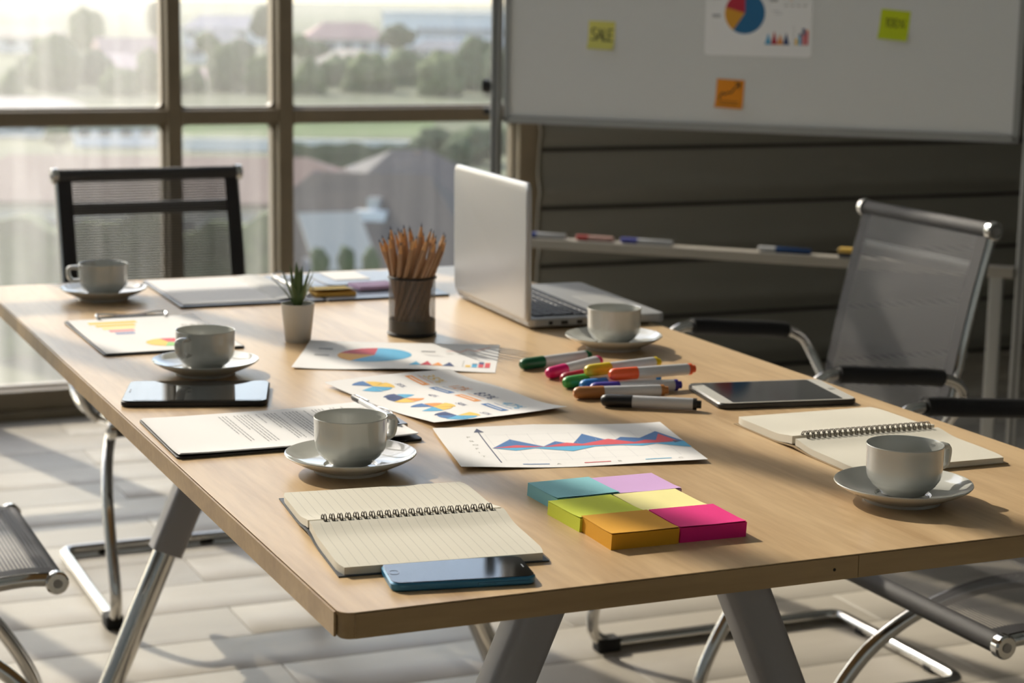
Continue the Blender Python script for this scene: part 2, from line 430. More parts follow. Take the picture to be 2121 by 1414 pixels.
for sx in (-1, 1):
    eb = MB(); eb.box(sx * hx - .0012 + .0008 * sx - .0008, sx * hx + .0012 + .0008 * sx - .0008 * 1, -hy + .013, hy - .013, TZ - TT + .0005, TZ - .0015); eb.build('edge_band', M_table_edge, tbl)
MB().tube([(SEAM - hx - .028, -hy - .0008, TZ - .0135), (SEAM - hx - .028, -hy + .003, TZ - .0135)], .0016, 10).build('screw_hole', mat('dark_hole', (40, 32, 26), .8), tbl)
M_sleeve_grey = mat('grey_powder_coat', (150, 148, 150), .45, .3, .5)
for yy in (.375 - hy, 1.68 - hy):
    MB().slab(.66, .05, TZ - TT - .035, TZ - TT, .004, .002, 0, yy).build('cross_rail', M_sleeve_grey, tbl)
    for sx in (-1, 1):
        tp = Vector((sx * .085, yy, TZ - TT - .01)); ft = Vector((sx * .395, yy, 0.0)); ml = tp.lerp(ft, .545)
        d = (ft - tp).normalized(); side = Vector((0, 1, 0)); nn = d.cross(side)
        lg = MB()
        rings = []
        for p in (tp, ml):
            rings.append([p + nn * a + side * b for a, b in rrect(.056, .05, .012, 4)])
        lg.prism(rings); leg = lg.build('leg', M_sleeve_grey, tbl)
        MB().tube([tp.lerp(ft, .50), tp.lerp(ft, .985)], .021, 20).build('chrome_tube', M_chrome, leg)
        MB().tube([ft + Vector((0, 0, .0)), ft + Vector((0, 0, .014))], .026, 20).build('foot_cap', M_blackpl, leg)

# ------------------------------------------------------------------ chairs
def make_chair():
    t = thing('cantilever_chair', '', 'chair')
    prof = smooth([(-.245, .424), (-.20, .428), (-.10, .418), (.06, .407), (.15, .408), (.195, .430), (.213, .49), (.232, .60), (.262, .74), (.298, .875)], 2)
    prof = [(p[0], p[1]) for p in [tuple(q)[:2] for q in [Vector((a.x, a.y, 0)) for a in prof]]]
    L = [0.0]
    for a, b in zip(prof, prof[1:]): L.append(L[-1] + math.dist(a, b))
    def P(s):
        s *= L[-1]
        for i in range(len(prof) - 1):
            if s <= L[i + 1] + 1e-9:
                k = (s - L[i]) / (L[i + 1] - L[i]); return (prof[i][0] + (prof[i + 1][0] - prof[i][0]) * k, prof[i][1] + (prof[i + 1][1] - prof[i][1]) * k)
        return prof[-1]
    HW = .206; EB = .030
    def sag(s, x): return -.006 * (1 - (x / HW) ** 2) * math.sin(min(max(s, 0), 1) * PI)
    def surf(s, x):
        y, z = P(s); return (x, y, z + (sag(s, x) if s < .5 else 0))
    mb = MB(); mb.grid(lambda u, v: surf(v, (u * 2 - 1) * (HW - EB)), 8, 60, 0, True); mb.build('mesh_panel', M_weave, t, angle=180)
    for sx in (-1, 1):
        mb = MB(); mb.grid(lambda u, v: surf(v, sx * (HW - EB * u) * 1.0), 2, 60); mb.build('edge_band', M_weave_edge, t, angle=180)
    rr = .0145
    for nm, (yc, zc) in (('front_roll', (-.248, .424 - rr)), ('top_roll', (.301 + .004, .875))):
        mb = MB(); mb.tube([(-HW, yc, zc), (HW, yc, zc)], rr, 18); mb.build(nm, M_roll, t)
        for sx in (-1, 1):
            mb = MB(); mb.tube([(sx * (HW - .002), yc, zc), (sx * (HW + .010), yc, zc), (sx * (HW + .013), yc, zc)], [.0178, .0178, .0150], 20)
            cp = mb.build('end_cap', M_chrome, t)
            MB().tube([(sx * (HW + .012), yc, zc), (sx * (HW + .0145), yc, zc)], .007, 14).build('bolt', M_steel, cp)
    for sx in (-1, 1):
        path = [(sx * (HW - .002), y + .012 * min(1, max(0, (z - .42) / .06)), z - .013 * (1 - min(1, max(0, (z - .42) / .06)))) for y, z in prof]
        mb = MB(); mb.tube(path, .0085, 10, flat=1.2); mb.build('side_rail', M_chrome, t)
    for yc, zc in ((.09, .388),):
        mb = MB(); mb.tube([(-HW, yc, zc), (HW, yc, zc)], .009, 12); mb.build('seat_crossbar', M_chrome, t)
    mb = MB(); mb.bar([(-HW, .290, .800), (HW, .290, .800)], .006, .014, (0, 1, 0)); mb.build('back_crossbar', M_steel, t)
    for sx in (-1, 1):
        ap = smooth([(sx * .208, .226, .520), (sx * .262, .222, .575), (sx * .268, .205, .606), (sx * .268, .16, .622), (sx * .268, .03, .632), (sx * .268, -.05, .641), (sx * .268, -.092, .638), (sx * .266, -.118, .605), (sx * .262, -.118, .52), (sx * .235, -.11, .43), (sx * .210, -.11, .405)], 3)
        mb = MB(); mb.tube(ap, .0105, 12); arm = mb.build('arm_tube', M_chrome, t)
        sl = [p for p in ap if -.062 < p.y < .165 and p.z > .6]
        MB().tube(sl, .0165, 16).build('arm_sleeve', M_sleeve, arm)
    BX = .218; r = .0125
    half = [(.10, .09, .382), (.150, .01, .372), (.186, -.085, .335), (.205, -.160, .285), (.214, -.212, .230), (BX, -.262, .150), (BX, -.290, .085), (BX, -.287, .034), (BX, -.25, .0135), (BX, -.18, .0135), (BX, .0, .0135), (BX, .22, .0135), (BX, .285, .0135), (BX - .065, .287, .0135), (0, .287, .0135)]
    hp = smooth(half, 3)
    mb = MB(); mb.tube(hp[:-1] + [Vector((-p.x, p.y, p.z)) for p in reversed(hp)], r, 14); base = mb.build('base_frame', M_chrome, t)
    for sx in (-1, 1):
        MB().slab(.036, .05, 0.0, .028, .006, .003, sx * BX, -.255).build('glide', M_rubber, base)
        MB().slab(.030, .026, 0.0, .014, .004, .002, sx * .12, .287).build('glide', M_rubber, base)
    return t
CH = 'mesh cantilever chairs around the table'
ch0 = make_chair(); ch0.location = (.488, 2.53, 0); ch0['group'] = CH
ch0['label'] = 'black mesh cantilever chair at the far table end, backlit before the window'
dup(ch0, 'cantilever_chair', 'black mesh cantilever chair in front of the whiteboard, its whole backrest visible', (1.41, 1.56, 0), -PI / 2, CH)
dup(ch0, 'cantilever_chair', 'black mesh cantilever chair beside the spiral notebook, seat partly under the table near edge', (1.393, .74, 0), -PI / 2, CH)
dup(ch0, 'cantilever_chair', 'black mesh cantilever chair cut off by the left picture edge, only seat front showing', (-.266, 1.50, 0), PI / 2, CH)

# ------------------------------------------------------------------ whiteboard on its stand
WA, WB = Vector((1.652, 3.488, 0)), Vector((2.654, 2.495, 0))
wd = (WB - WA); WW = wd.length; wang = math.atan2(wd.y, wd.x)
wbd = thing('whiteboard', 'large whiteboard on an aluminium stand with pen tray', 'whiteboard', tuple(WA), wang)
# local: x along the board, -y towards the viewer, z up
ZB, ZT = .935, 1.86
MB().box(0.012, WW - .012, -.006, .006, ZB + .012, ZT - .012).build('board_face', mat('white_enamel', (226, 226, 225), .28, 0, .5), wbd)
fr = [('frame_bar', 0, WW, ZB, ZB + .020), ('frame_bar', 0, WW, ZT - .02, ZT), ('frame_bar', 0, .016, ZB, ZT), ('frame_bar', WW - .016, WW, ZB, ZT)]
for nm, x0, x1, z0, z1 in fr: MB().box(x0, x1, -.012, .012, z0, z1).build(nm, M_alu, wbd)
for x in (-.026, WW + .026):
    p = MB(); p.slab(.026, .03, .03, ZT + .05, .004, .002, x, .0); pole = p.build('pole', M_alu, wbd)
    MB().box(x - .003, x + .003, -.0165, -.0145, .05, ZT).build('pole_groove', mat('groove', (70, 70, 72), .6), pole)
    MB().slab(.05, .56, .045, .075, .01, .004, x, 0).build('foot_bar', M_alu, wbd)
    for yy in (-.25, .25):
        cst = MB(); cst.tube([(x - .012, yy, .024), (x + .012, yy, .024)], .024, 18); cst.build('caster', M_blackpl, wbd)
    MB().tube([(x, -.0, ZB + .03), (x + (-.035 if x < 0 else .035), 0, ZB + .03)], .010, 12).build('clamp', M_blackpl, wbd)
MB().tube([(-.036, 0, ZB + .10), (-.062, 0, ZB + .10), (-.064, 0, ZB + .10)], [.016, .02, .014], 16).build('clamp_knob', M_blackpl, wbd)
MB().slab(WW + .02, .05, .590, .617, .004, .002, WW / 2, -.005).build('pen_tray', mat('tray_beige_grey', (158, 152, 142), .5, .2), wbd)
for x in (.035, WW - .035):
    MB().slab(.034, .026, .07, .592, .004, .002, x, 0).build('inner_leg', M_alu, wbd)
def wpt(x, y, z): # board coordinates to room
    c, s = math.cos(wang), math.sin(wang); return (WA.x + x * c - y * s, WA.y + x * s + y * c, z)
# things on the board stand upright: local x right, y up (rotated to vertical)
def on_board(name, label, cat, xf, z, tilt, group=None):
    t = thing(name, label, cat, wpt(xf * WW, -.0064, z), 0, group)
    t.rotation_euler = Matrix.Rotation(wang, 3, 'Z').to_euler()
    t.rotation_euler = (Matrix.Rotation(wang, 3, 'Z') @ Matrix.Rotation(PI / 2, 3, 'X') @ Matrix.Rotation(tilt, 3, 'Z')).to_euler()
    return t
def sticky_note(t, colour_mat, sz=.076):
    curl = lambda x, y: .0005 + .010 * max(0, (-y - .005) / .033) ** 2
    mb = MB(); mb.grid(lambda u, v: ((u - .5) * sz, (v - .5) * sz, curl(0, (v - .5) * sz)), 4, 8)
    mb.grid(lambda u, v: ((.5 - u) * sz, (v - .5) * sz, curl(0, (v - .5) * sz) - .0003), 4, 8)
    mb.build('note_sheet', colour_mat, t)
    return Print(curl, .0004, .012)
t = on_board('sticky_note', 'pale yellow sticky note reading SALE on the whiteboard', 'note', .2010, 1.183, -.03, 'notes on the whiteboard')
pr = sticky_note(t, mat('note_yellow', (228, 222, 120), .8))
W_ = .0036
def strokes(pr, segs, k, ox, oy, wdt, mt):
    for sg in segs: pr.stroke([(ox + a * k, oy + b * k) for a, b in sg], wdt, mt)
S_ = [(1, 1.9), (.5, 2.0), (.1, 1.7), (.3, 1.2), (.8, .9), (1, .5), (.7, .1), (.1, .1)]
strokes(pr, [S_], .016, -.030, -.014, W_, M_black_ink)
strokes(pr, [[(0, 0), (.55, 2), (1.1, 0)], [(.2, .7), (.95, .7)]], .015, -.012, -.014, W_, M_black_ink)
strokes(pr, [[(0, 2), (0, 0), (.8, 0)]], .015, .007, -.014, W_, M_black_ink)
strokes(pr, [[(.8, 2), (0, 2), (0, 0), (.8, 0)], [(0, 1), (.7, 1)]], .015, .020, -.014, W_, M_black_ink)
pr.build('handwriting', t)
t = on_board('sticky_note', 'lime green sticky note reading 100% on the whiteboard', 'note', .7660, 1.226, -.08, 'notes on the whiteboard')
pr = sticky_note(t, mat('note_lime', (206, 220, 30), .8))
O_ = [(math.cos(a * PI / 6) * .5 + .5, math.sin(a * PI / 6) + 1) for a in range(13)]
W_ = .0024
strokes(pr, [[(0, 1.6), (.3, 2), (.3, 0)]], .011, -.022, -.006, W_, M_black_ink)
strokes(pr, [O_], .011, -.014, -.006, W_, M_black_ink); strokes(pr, [O_], .011, -.001, -.006, W_, M_black_ink)
o2 = [(.25 * math.cos(a * PI / 4) + .3, .3 * math.sin(a * PI / 4) + 1.6) for a in range(9)]
strokes(pr, [o2, [(p[0] + .7, p[1] - 1.2) for p in o2], [(.1, 0), (1.3, 2.1)]], .010, .014, -.005, W_ * .8, M_black_ink)
pr.build('handwriting', t)
W_ = .0036
t = on_board('sticky_note', 'orange sticky note with a rising arrow sketch on the whiteboard', 'note', .4605, 1.036, -.04, 'notes on the whiteboard')
pr = sticky_note(t, mat('note_orange', (240, 150, 30), .8))
pr.stroke([(-.028, -.010), (-.020, .002), (-.014, -.003), (-.004, .004), (.002, .002), (.016, .020), (.026, .028)], W_, M_black_ink)
pr.stroke([(.014, .030), (.027, .029), (.024, .016)], W_, M_black_ink)
pr.stroke([(-.028, -.010), (-.026, -.016)], W_, M_black_ink)
pr.stroke([(-.026, -.021), (.024, -.021)], W_ * .7, mat('brown_ink', (150, 92, 24), .8)); pr.stroke([(-.026, -.028), (.024, -.028)], W_ * .7, mat('brown_ink', (150, 92, 24), .8))
pr.build('sketch', t)

def business_chart(pr, k=1.0, ox=0.0, oy=0.0):
    """big pie, captions, pyramids and bars on an A4 sheet lying landscape (297 x 210)"""
    X = lambda x: ox + x * k; Y = lambda y: oy + y * k
    cx, cy, r = X(-.038), Y(.010), .056 * k
    pr.sector(cx, cy, r, -124, 90, M_sky if k == 1.0 else mat('chart_teal_blue', (40, 110, 158), .7))
    pr.sector(cx, cy, r, 90, 165, mat('chart_crimson', (190, 44, 66), .7)); pr.sector(cx, cy, r, 165, 236, mat('chart_amber', (222, 160, 50), .7))
    for px, py in ((-.128, .052), (-.128, .002), (.030, .046)):
        for j in range(2): pr.rect(X(px), X(px + .022), Y(py - j * .005), Y(py - j * .005 + .0028), M_greyline if j else M_ink)
    for j, (hgt, mt) in enumerate(((.030, M_sky), (.036, mat('chart_crimson', (190, 44, 66), .7)), (.028, M_orange), (.032, M_navy))):
        x0 = .020 + j * .0165; pr.poly([(X(x0), Y(-.072)), (X(x0 + .018), Y(-.072)), (X(x0 + .009), Y(-.072 + hgt))], mt, j * .00003)
    pr.stroke([(X(.016), Y(-.0725)), (X(.092), Y(-.0725))], .0009 * k, M_greyline)
    pr.stroke([(X(.099), Y(-.072)), (X(.099), Y(-.022))], .0009 * k, M_greyline); pr.stroke([(X(.099), Y(-.072)), (X(.139), Y(-.072))], .0009 * k, M_greyline)
    for j, stack in enumerate((((.016, M_yellow),), ((.024, M_sky), (.006, M_navy)), ((.026, M_red), (.018, M_navy)), ((.036, M_red), (.004, M_orange)))):
        y = -.072
        for hgt, mt in stack: pr.rect(X(.103 + j * .0095), X(.103 + j * .0095 + .0075), Y(y), Y(y + hgt), mt); y += hgt
    # little line graph with dotted trend
    pr.stroke([(X(.066), Y(.040)), (X(.136), Y(.040))], .0008 * k, M_greyline)
    pts = [(.068, .050), (.080, .056), (.090, .052), (.100, .064), (.112, .060), (.122, .074), (.134, .080)]
    pr.stroke([(X(a), Y(b)) for a, b in pts], .001 * k, M_red)
    pr.stroke([(X(a), Y(b + .010 * math.sin(a * 200))) for a, b in pts], .001 * k, M_orange)
    for j in range(4): pr.rect(X(.070 + j * .017), X(.080 + j * .017), Y(.030), Y(.0325), M_greyline)
    pr.rect(X(.036), X(.060), Y(.016), Y(.018), M_gridline); pr.rect(X(.044), X(.066), Y(.008), Y(.010), M_gridline)
t = on_board('chart_poster', 'white sheet with a blue red amber pie chart pinned to the whiteboard', 'poster', .511, 1.240, -.0)
mb = MB(); mb.slab(.290, .205, .0004, .0008, .010); mb.build('sheet', mat('poster_paper', (250, 249, 250), .6), t)
pr = Print(lambda x, y: .0008, .0003, .05); business_chart(pr, .98); pr.build('printed_chart', t)

# tray pens
def pen_tray_marker(xa, cap_m, body_m, label, ln=.13, r=.008):
    t = thing('board_marker', label, 'marker', wpt(xa, -.012, .617 + r), wang, 'pens in the whiteboard tray')
    MB().tube([(0, 0, 0), (.002, 0, 0), (ln * .33, 0, 0)], [r * .7, r, r], 14).build('cap', cap_m, t)
    MB().tube([(ln * .33, 0, 0), (ln * .98, 0, 0), (ln, 0, 0)], [r * .95, r * .95, r * .7], 14).build('barrel', body_m, t)
M_mkwhite = mat('marker_white', (196, 196, 198), .35)
pen_tray_marker(.065, mat('tray_blue_cap', (70, 84, 150), .4), M_mkwhite, 'blue capped white board marker next to the laptop end of the tray', .13)
pen_tray_marker(.225, mat('tray_red_cap', (176, 70, 64), .4), mat('tray_pinkish', (190, 150, 140), .4), 'red capped marker lying in the whiteboard tray', .11)
pen_tray_marker(.355, mat('tray_violet_cap', (80, 84, 160), .4), M_mkwhite, 'violet blue capped marker second along the whiteboard tray', .15)
pen_tray_marker(.745, mat('tray_pen_tip', (190, 190, 190), .4), mat('tray_blue_pen', (22, 60, 110), .4), 'dark blue pen lying alone in the tray middle', .145)
t = thing('board_eraser', 'small yellow eraser in the tray behind the chair back', 'eraser', wpt(.992, -.012, .617), wang, None)
MB().slab(.055, .030, 0, .012, .004, .002).build('felt', mat('eraser_felt', (60, 60, 64), .9), t); MB().slab(.055, .030, .012, .024, .004, .002).build('grip', mat('eraser_yellow', (196, 160, 70), .6), t)

# ------------------------------------------------------------------ crockery
def cup_mesh():
    prof = [(0, .0), (.0225, .0), (.0244, .0010), (.0250, .0024), (.0310, .0072), (.0348, .0108), (.0363, .0128), (.0366, .0136), (.0385, .0158), (.0403, .0190), (.0412, .0230), (.0416, .0290), (.0420, .0450), (.0424, .0540), (.0426, .0553), (.0421, .0562), (.0412, .0558), (.0402, .0520), (.0392, .0280), (.0374, .0190), (.0320, .0115), (.0240, .0080), (.0, .0065)]
    return MB().lathe(prof, 64).mesh('cup_body', M_china, 35)
def handle_mesh():
    path = smooth([(.0400, 0, .0480), (.0540, 0, .0490), (.0605, 0, .0470), (.0610, 0, .0400), (.0590, 0, .0290), (.0530, 0, .0240), (.0395, 0, .0262)], 3)
    return MB().bar(path, .0066, .0036, (0, 1, 0)).mesh('handle', M_china, 35)
def saucer_mesh():
    prof = [(0, .0055), (.029, .0050), (.031, .0075), (.036, .0085), (.050, .0105), (.066, .0165), (.0735, .0210), (.0755, .0216), (.0760, .0206), (.0750, .0190), (.066, .0135), (.052, .0070), (.044, .0035), (.0425, 0.0), (.0395, 0.0), (.039, .0025), (0, .0028)]
    return MB().lathe(prof[::-1], 72).mesh('saucer', M_china, 35)
cm, hm, sm_ = cup_mesh(), handle_mesh(), saucer_mesh()
for nm, x, y, ang, cl, slb in (
        ('A', .179, .500, 40, 'white cup next to the ruled notebook near the table corner', 'white saucer under the cup next to the ruled notebook'),
        ('B', .7045, .162, 30, 'white cup in front of the blank spiral notebook', 'white saucer in front of the blank spiral notebook'),
        ('C', .820, 1.112, 95, 'white cup standing between laptop and marker pens', 'white saucer between laptop and marker pens'),
        ('D', .170, 1.116, -118, 'white cup behind the dark tablet, handle facing the viewer', 'white saucer directly behind the dark tablet'),
        ('E', .176, 1.840, 184, 'white cup at the far left table corner by the window', 'white saucer at the far left table corner by the window')):
    # handle angle is measured from the viewer's right, counter clockwise seen from above
    a = math.radians(ang) - YAW
    c = thing('coffee_cup', cl, 'cup', (x, y, TZ + .0078), a, 'white coffee cups'); link('cup_body', cm, c); link('handle', hm, c)
    tag(link('saucer', sm_, None, (x, y, TZ)), slb, 'saucer', 'white saucers')

# ------------------------------------------------------------------ spiral notebooks
def notebook(name, label, loc, rot, wdt, half, upper_t, lower_t, ruled, n_rings):
    t = thing(name, label, 'notebook', (loc[0], loc[1], TZ), rot)
    for sy, tk in ((1, upper_t), (-1, lower_t)):
        hump = lambda y: .0075 * math.exp(-(y / .030) ** 2) if ruled else .006 * math.exp(-(y / .028) ** 2)
        rise = lambda y: .0015 + tk + hump(y) + .0012 * math.sin(min(y / half, 1) * PI)
        y0 = .004
        def top(u, v): 
            yy = y0 + v * (half - y0); return ((u - .5) * wdt * (sy), sy * yy, rise(yy))
        ol = MB(); nv = 14
        # closed block: top, underside and rim
        rings = []
        for j in range(nv + 1):
            yy = y0 + j / nv * (half - y0); z1 = rise(yy); z0 = .0016 + hump(yy) * .75
            cr_ = .004 if j == nv else (.0012 if j == nv - 1 else 0)
            xw = wdt / 2 - cr_
            rings.append([(-xw, sy * yy, z0), (xw, sy * yy, z0), (xw, sy * yy, z1), (-xw, sy * yy, z1)])
        if sy > 0: rings = rings[::-1]
        ol.prism(rings); ol.build('page_block', M_cream, t, angle=25)
        if ruled:
            rp = Print(lambda x, y: rise(abs(y)), .0002, .03)
            nl = 21
            for i in range(1, nl):
                x = -wdt / 2 + i * wdt / nl; rp.rect(x - .0002, x + .0002, sy * (half - .003), sy * .012, M_greyline)
            rp.build('ruling', t)
        cv = MB(); rings = []
        for j in range(9):
            yy = j / 8 * (half + .002); z0 = .0002 + hump(yy) * .55
            xw = wdt / 2 + .002
            rings.append([(-xw, sy * yy, z0), (xw, sy * yy, z0), (xw, sy * yy, z0 + .0012), (-xw, sy * yy, z0 + .0012)])
        if sy > 0: rings = rings[::-1]
        cv.prism(rings); cv.build('cover', mat('notebook_cover', (52, 58, 66), .5) if ruled else mat('notebook_cover_kraft', (150, 128, 96), .7), t, angle=25)
    rm = MB(); R_ = .0066
    for dx in (-.0013, .0013):
        rm.tube([(dx, R_ * 1.05 * math.cos(a * PI / 10), R_ * math.sin(a * PI / 10)) for a in range(21)], .00062, 6)
    rme = rm.mesh('ring', mat('bronze_wire', (92, 84, 74), .35, .8))
    hm_ = MB()
    hme = MB().slab(.0036, .0034, 0, .0003, .0008).mesh('punch_hole', mat('punch_hole_shade', (70, 64, 56), .9))
    for i in range(n_rings):
        x = -wdt / 2 + .016 + i * (wdt - .030) / (n_rings - 1)
        link('ring', rme, t, (x, 0, .0015 + min(upper_t, lower_t) + .0068))
        for sy, tk in ((1, upper_t), (-1, lower_t)):
            link('punch_hole', hme, t, (x, sy * .0072, .0015 + tk + (.0075 if ruled else .006) * math.exp(-(.0072 / .030) ** 2) + .0003))
    return t
notebook('spiral_notebook', 'open spiral notebook with ruled cream pages by the blue phone', (.152, .242), math.radians(-6), .205, .147, .0062, .0075, True, 22)
notebook('spiral_notebook', 'open spiral notebook with blank cream pages behind a cup', (.822, .412), math.radians(-1.5), .205, .147, .0085, .0068, False, 24)

# ------------------------------------------------------------------ phone and tablets
def device(name, label, cat, loc, rot, L_, W2, th, body, bezel, marg_l, marg_s, r):
    t = thing(name, label, cat, (loc[0], loc[1], TZ), rot)
    MB().slab(L_, W2, .0, th, r, .0018).build('body', body, t)
    MB().slab(L_ - .003, W2 - .003, th - .0006, th + .0004, r - .001, .0002).build('front_glass', bezel, t)
    return t
M_blueph = mat('blue_phone_shell', (42, 112, 150), .35, .2)
t = device('smartphone', 'blue edged smartphone beside the ruled notebook at the near edge', 'phone', (.137, .064), math.radians(-10), .138, .068, .0085, M_blueph, M_screen, 0, 0, .010)
MB().slab(.016, .0015, .0030, .0052, .0006, 0, .020, -.0343).build('side_button', M_blueph, t); MB().slab(.034, .0015, .0030, .0052, .0006, 0, -.012 + .058, -.0343).build('side_button', M_blueph, t)
rg = [[(x - .061, y, z) for x, y in rrect(w_, h_, r_)] for w_, h_, r_, z in ((.0090, .0130, .004, .0089), (.0090, .0130, .004, .0092), (.0080, .0120, .0035, .0092), (.0080, .0120, .0035, .0089))]
MB().prism(rg, 0, False).build('home_button', mat('button_rim', (120, 122, 126), .3, .7), t)
MB().slab(.0012, .010, .0089, .0091, .0005, 0, .0625, 0).build('speaker_slot', mat('slot_grey', (130, 130, 132), .4), t)
t = device('tablet_computer', 'dark tablet with glossy screen between cup and text clipboard', 'tablet', (.118, .962), math.radians(-18), .192, .138, .008, M_blackpl, mat('black_glass_bezel', (8, 8, 10), .05, 0, .6), 0, 0, .012)
MB().slab(.168, .126, .0084, .0087, .004, 0, .004, 0).build('screen', mat('grey_glass_screen', (26, 27, 30), .03, 0, .7), t)
MB().slab(.0020, .022, .0084, .0088, .0009, 0, -.089, 0).build('home_button', mat('button_grey', (90, 84, 84), .3), t)
t = device('tablet_computer', 'white bezelled tablet with dark screen between markers and blank notebook', 'tablet', (.858, .700), math.radians(-10), .198, .142, .0082, mat('dark_shell', (34, 34, 36), .4), mat('white_glass_bezel', (206, 204, 198), .12, 0, .5), 0, 0, .012)
MB().slab(.158, .132, .0085, .0089, .003, 0, 0, 0).build('screen', mat('tablet_screen', (16, 17, 22), .06, 0, .5), t)
MB().slab(.010, .010, .0085, .0089, .0045, 0, .0885, 0).build('home_button', mat('home_ring', (150, 148, 144), .3), t)

# ------------------------------------------------------------------ sticky note pads
for lb, colr, x, y, a, h_ in (
        ('pale blue pad of sticky notes at the far left of the six pads', (136, 196, 206), .362, .287, 1, .0145),
        ('lilac pad of sticky notes at the far right of the six pads', (206, 166, 216), .4385, .2875, -1.5, .0125),
        ('lime pad of sticky notes between the blue and the orange pad', (206, 216, 70), .350, .2065, 1.5, .0150),
        ('pale yellow pad of sticky notes between the lilac and the pink pad', (240, 230, 160), .4275, .2095, -1, .0140),
        ('mustard orange pad of sticky notes at the near left of the six pads', (216, 156, 40), .353, .1335, -1.5, .0165),
        ('hot pink pad of sticky notes at the near right of the six pads', (226, 40, 128), .4305, .1325, -2, .0160)):
    pm_ = mat('pad_' + lb.split()[0] + lb.split()[1], colr, .8, 0, .25, bump=(120, .12))
    t = thing('sticky_note_pad', lb, 'sticky notes', (x, y, TZ), math.radians(a), 'six sticky note pads')
    mb = MB(); s2 = .0375
    rings = []
    for k in range(3):
        z = h_ * k / 2 * .97; j = .0003 * (k - 1)
        rings.append([(p[0] + j, p[1] - j, z) for p in ((-s2, -s2), (s2, -s2), (s2, s2), (-s2, s2))])
    mb.prism(rings); mb.build('pad_block', pm_, t)
    cl = (lambda u, v: h_ * .97 + .0003 + .0016 * max(0, .35 - v) ** 2 * 8 * (0.4 + .6 * abs(u - .5)))
    mb = MB(); mb.grid(lambda u, v: ((u - .5) * 2 * s2, (v - .5) * 2 * s2, cl(u, v)), 6, 8); mb.grid(lambda u, v: ((.5 - u) * 2 * s2, (v - .5) * 2 * s2, cl(1 - u, v) - .0002), 6, 8)
    mb.build('top_sheet', pm_, t)

# ------------------------------------------------------------------ loose printed sheets
def sheet(name, label, cat, loc, rot, wdt, hgt, surf, z=TZ):
    t = thing(name, label, cat, (loc[0], loc[1], z), rot)
    mb = MB(); nu, nv = 30, 22
    mb.grid(lambda u, v: ((u - .5) * wdt, (v - .5) * hgt, surf((u - .5) * wdt, (v - .5) * hgt)), nu, nv)
    mb.grid(lambda u, v: ((.5 - u) * wdt, (v - .5) * hgt, surf((.5 - u) * wdt, (v - .5) * hgt) - .00025), nu, nv)
    mb.build('paper', M_paper, t, angle=180)
    return t
# 1 area chart
sf = lambda x, y: .0007 + .004 * max(0, (abs(x - .02) / .148)) ** 3 * (1 if x > 0 else .4) + .0022 * (1 + math.sin(x * 26 + y * 9)) * max(0, (-y + .03) / .13) * .5 + .004 * max(0, (y - .05) / .055) ** 2 * max(0, 1 - abs(x + .02) / .15)
t = sheet('chart_sheet', 'white sheet with blue and red area chart behind the sticky pads', 'paper', (.464, .524), math.radians(-12.2), .296, .212, sf)
pr = Print(sf, .0003, .012)
for i in range(9): pr.rect(-.088 + i * .0265, -.0876 + i * .0265, -.075, .070, M_gridline)
for j in range(5): pr.rect(-.090, .125, -.070 + j * .034, -.0696 + j * .034, M_gridline)
b0 = -.005
X0 = [-.092, -.060, -.030, -.012, .004, .020, .050, .072, .092, .122]
up = [0, .042, .002, .034, .014, .064, .022, .046, .036, .076]
lo = [0, .020, .002, .014, .030, .012, .036, .012, .022, .018]
U = [(-.092, 0), (-.062, .046), (-.028, .004), (-.008, .030), (.010, .012), (.034, .066), (.062, .020), (.078, .042), (.100, .032), (.128, .062)]
R2 = [(-.092, 0), (-.060, .014), (-.028, .002), (.004, .020), (.022, .010), (.060, .034), (.088, .010), (.104, .020), (.116, .014), (.128, .048), (.150 - .022, .045)]
def band(top, mt, lift):
    for (xa, ya), (xb, yb) in zip(top, top[1:]): pr.poly([(xa, b0), (xb, b0), (xb, b0 + yb), (xa, b0 + ya)], mt, lift)
band(U, M_blue, .0); 
pr.poly([(.128, b0), (.148, b0), (.128, b0 + .062)], M_blue, 0)
band(R2[:-1], M_red, .00008); pr.poly([(.128, b0), (.142, b0), (.128, b0 + .048)], M_red, .00008)
D = [(-.092, 0), (-.066, -.014), (-.040, -.004), (.002, -.026), (.034, -.006), (.066, -.004), (.092, -.012), (.112, -.004), (.148, -.034)]
for (xa, ya), (xb, yb) in zip(D, D[1:]): pr.poly([(xa, b0 + ya), (xb, b0 + yb), (xb, b0), (xa, b0)], M_sky, .00004)
pr.poly([(.148, b0), (.148 - .012, b0), (.147, b0 - .033)], M_sky, .00004)
pr.stroke([(-.096, -.082), (-.094, .086)], .0016, M_ink); pr.poly([(-.100, .080), (-.087, .080), (-.0935, .097)], M_ink)
pr.stroke([(-.092, b0), (.138, b0 + .002)], .0010, M_ink, .0001)
pr.poly([(.135, b0 + .008), (.135, b0 - .005), (.146, b0 + .0015)], M_ink, .00015)
for k, chx in enumerate('PROFIT'): pr.text(chx, -.114, .052 - k * .021, .010, M_greyline)
for k, (mt, chx) in enumerate(((M_blue, 'A'), (M_red, 'B'), (M_sky, 'C'))):
    pr.rect(-.072 + k * .074, -.040 + k * .074, -.0915, -.0885, mt); pr.text(chx, -.032 + k * .074, -.0935, .009, M_greyline)
pr.build('printed_chart', t)
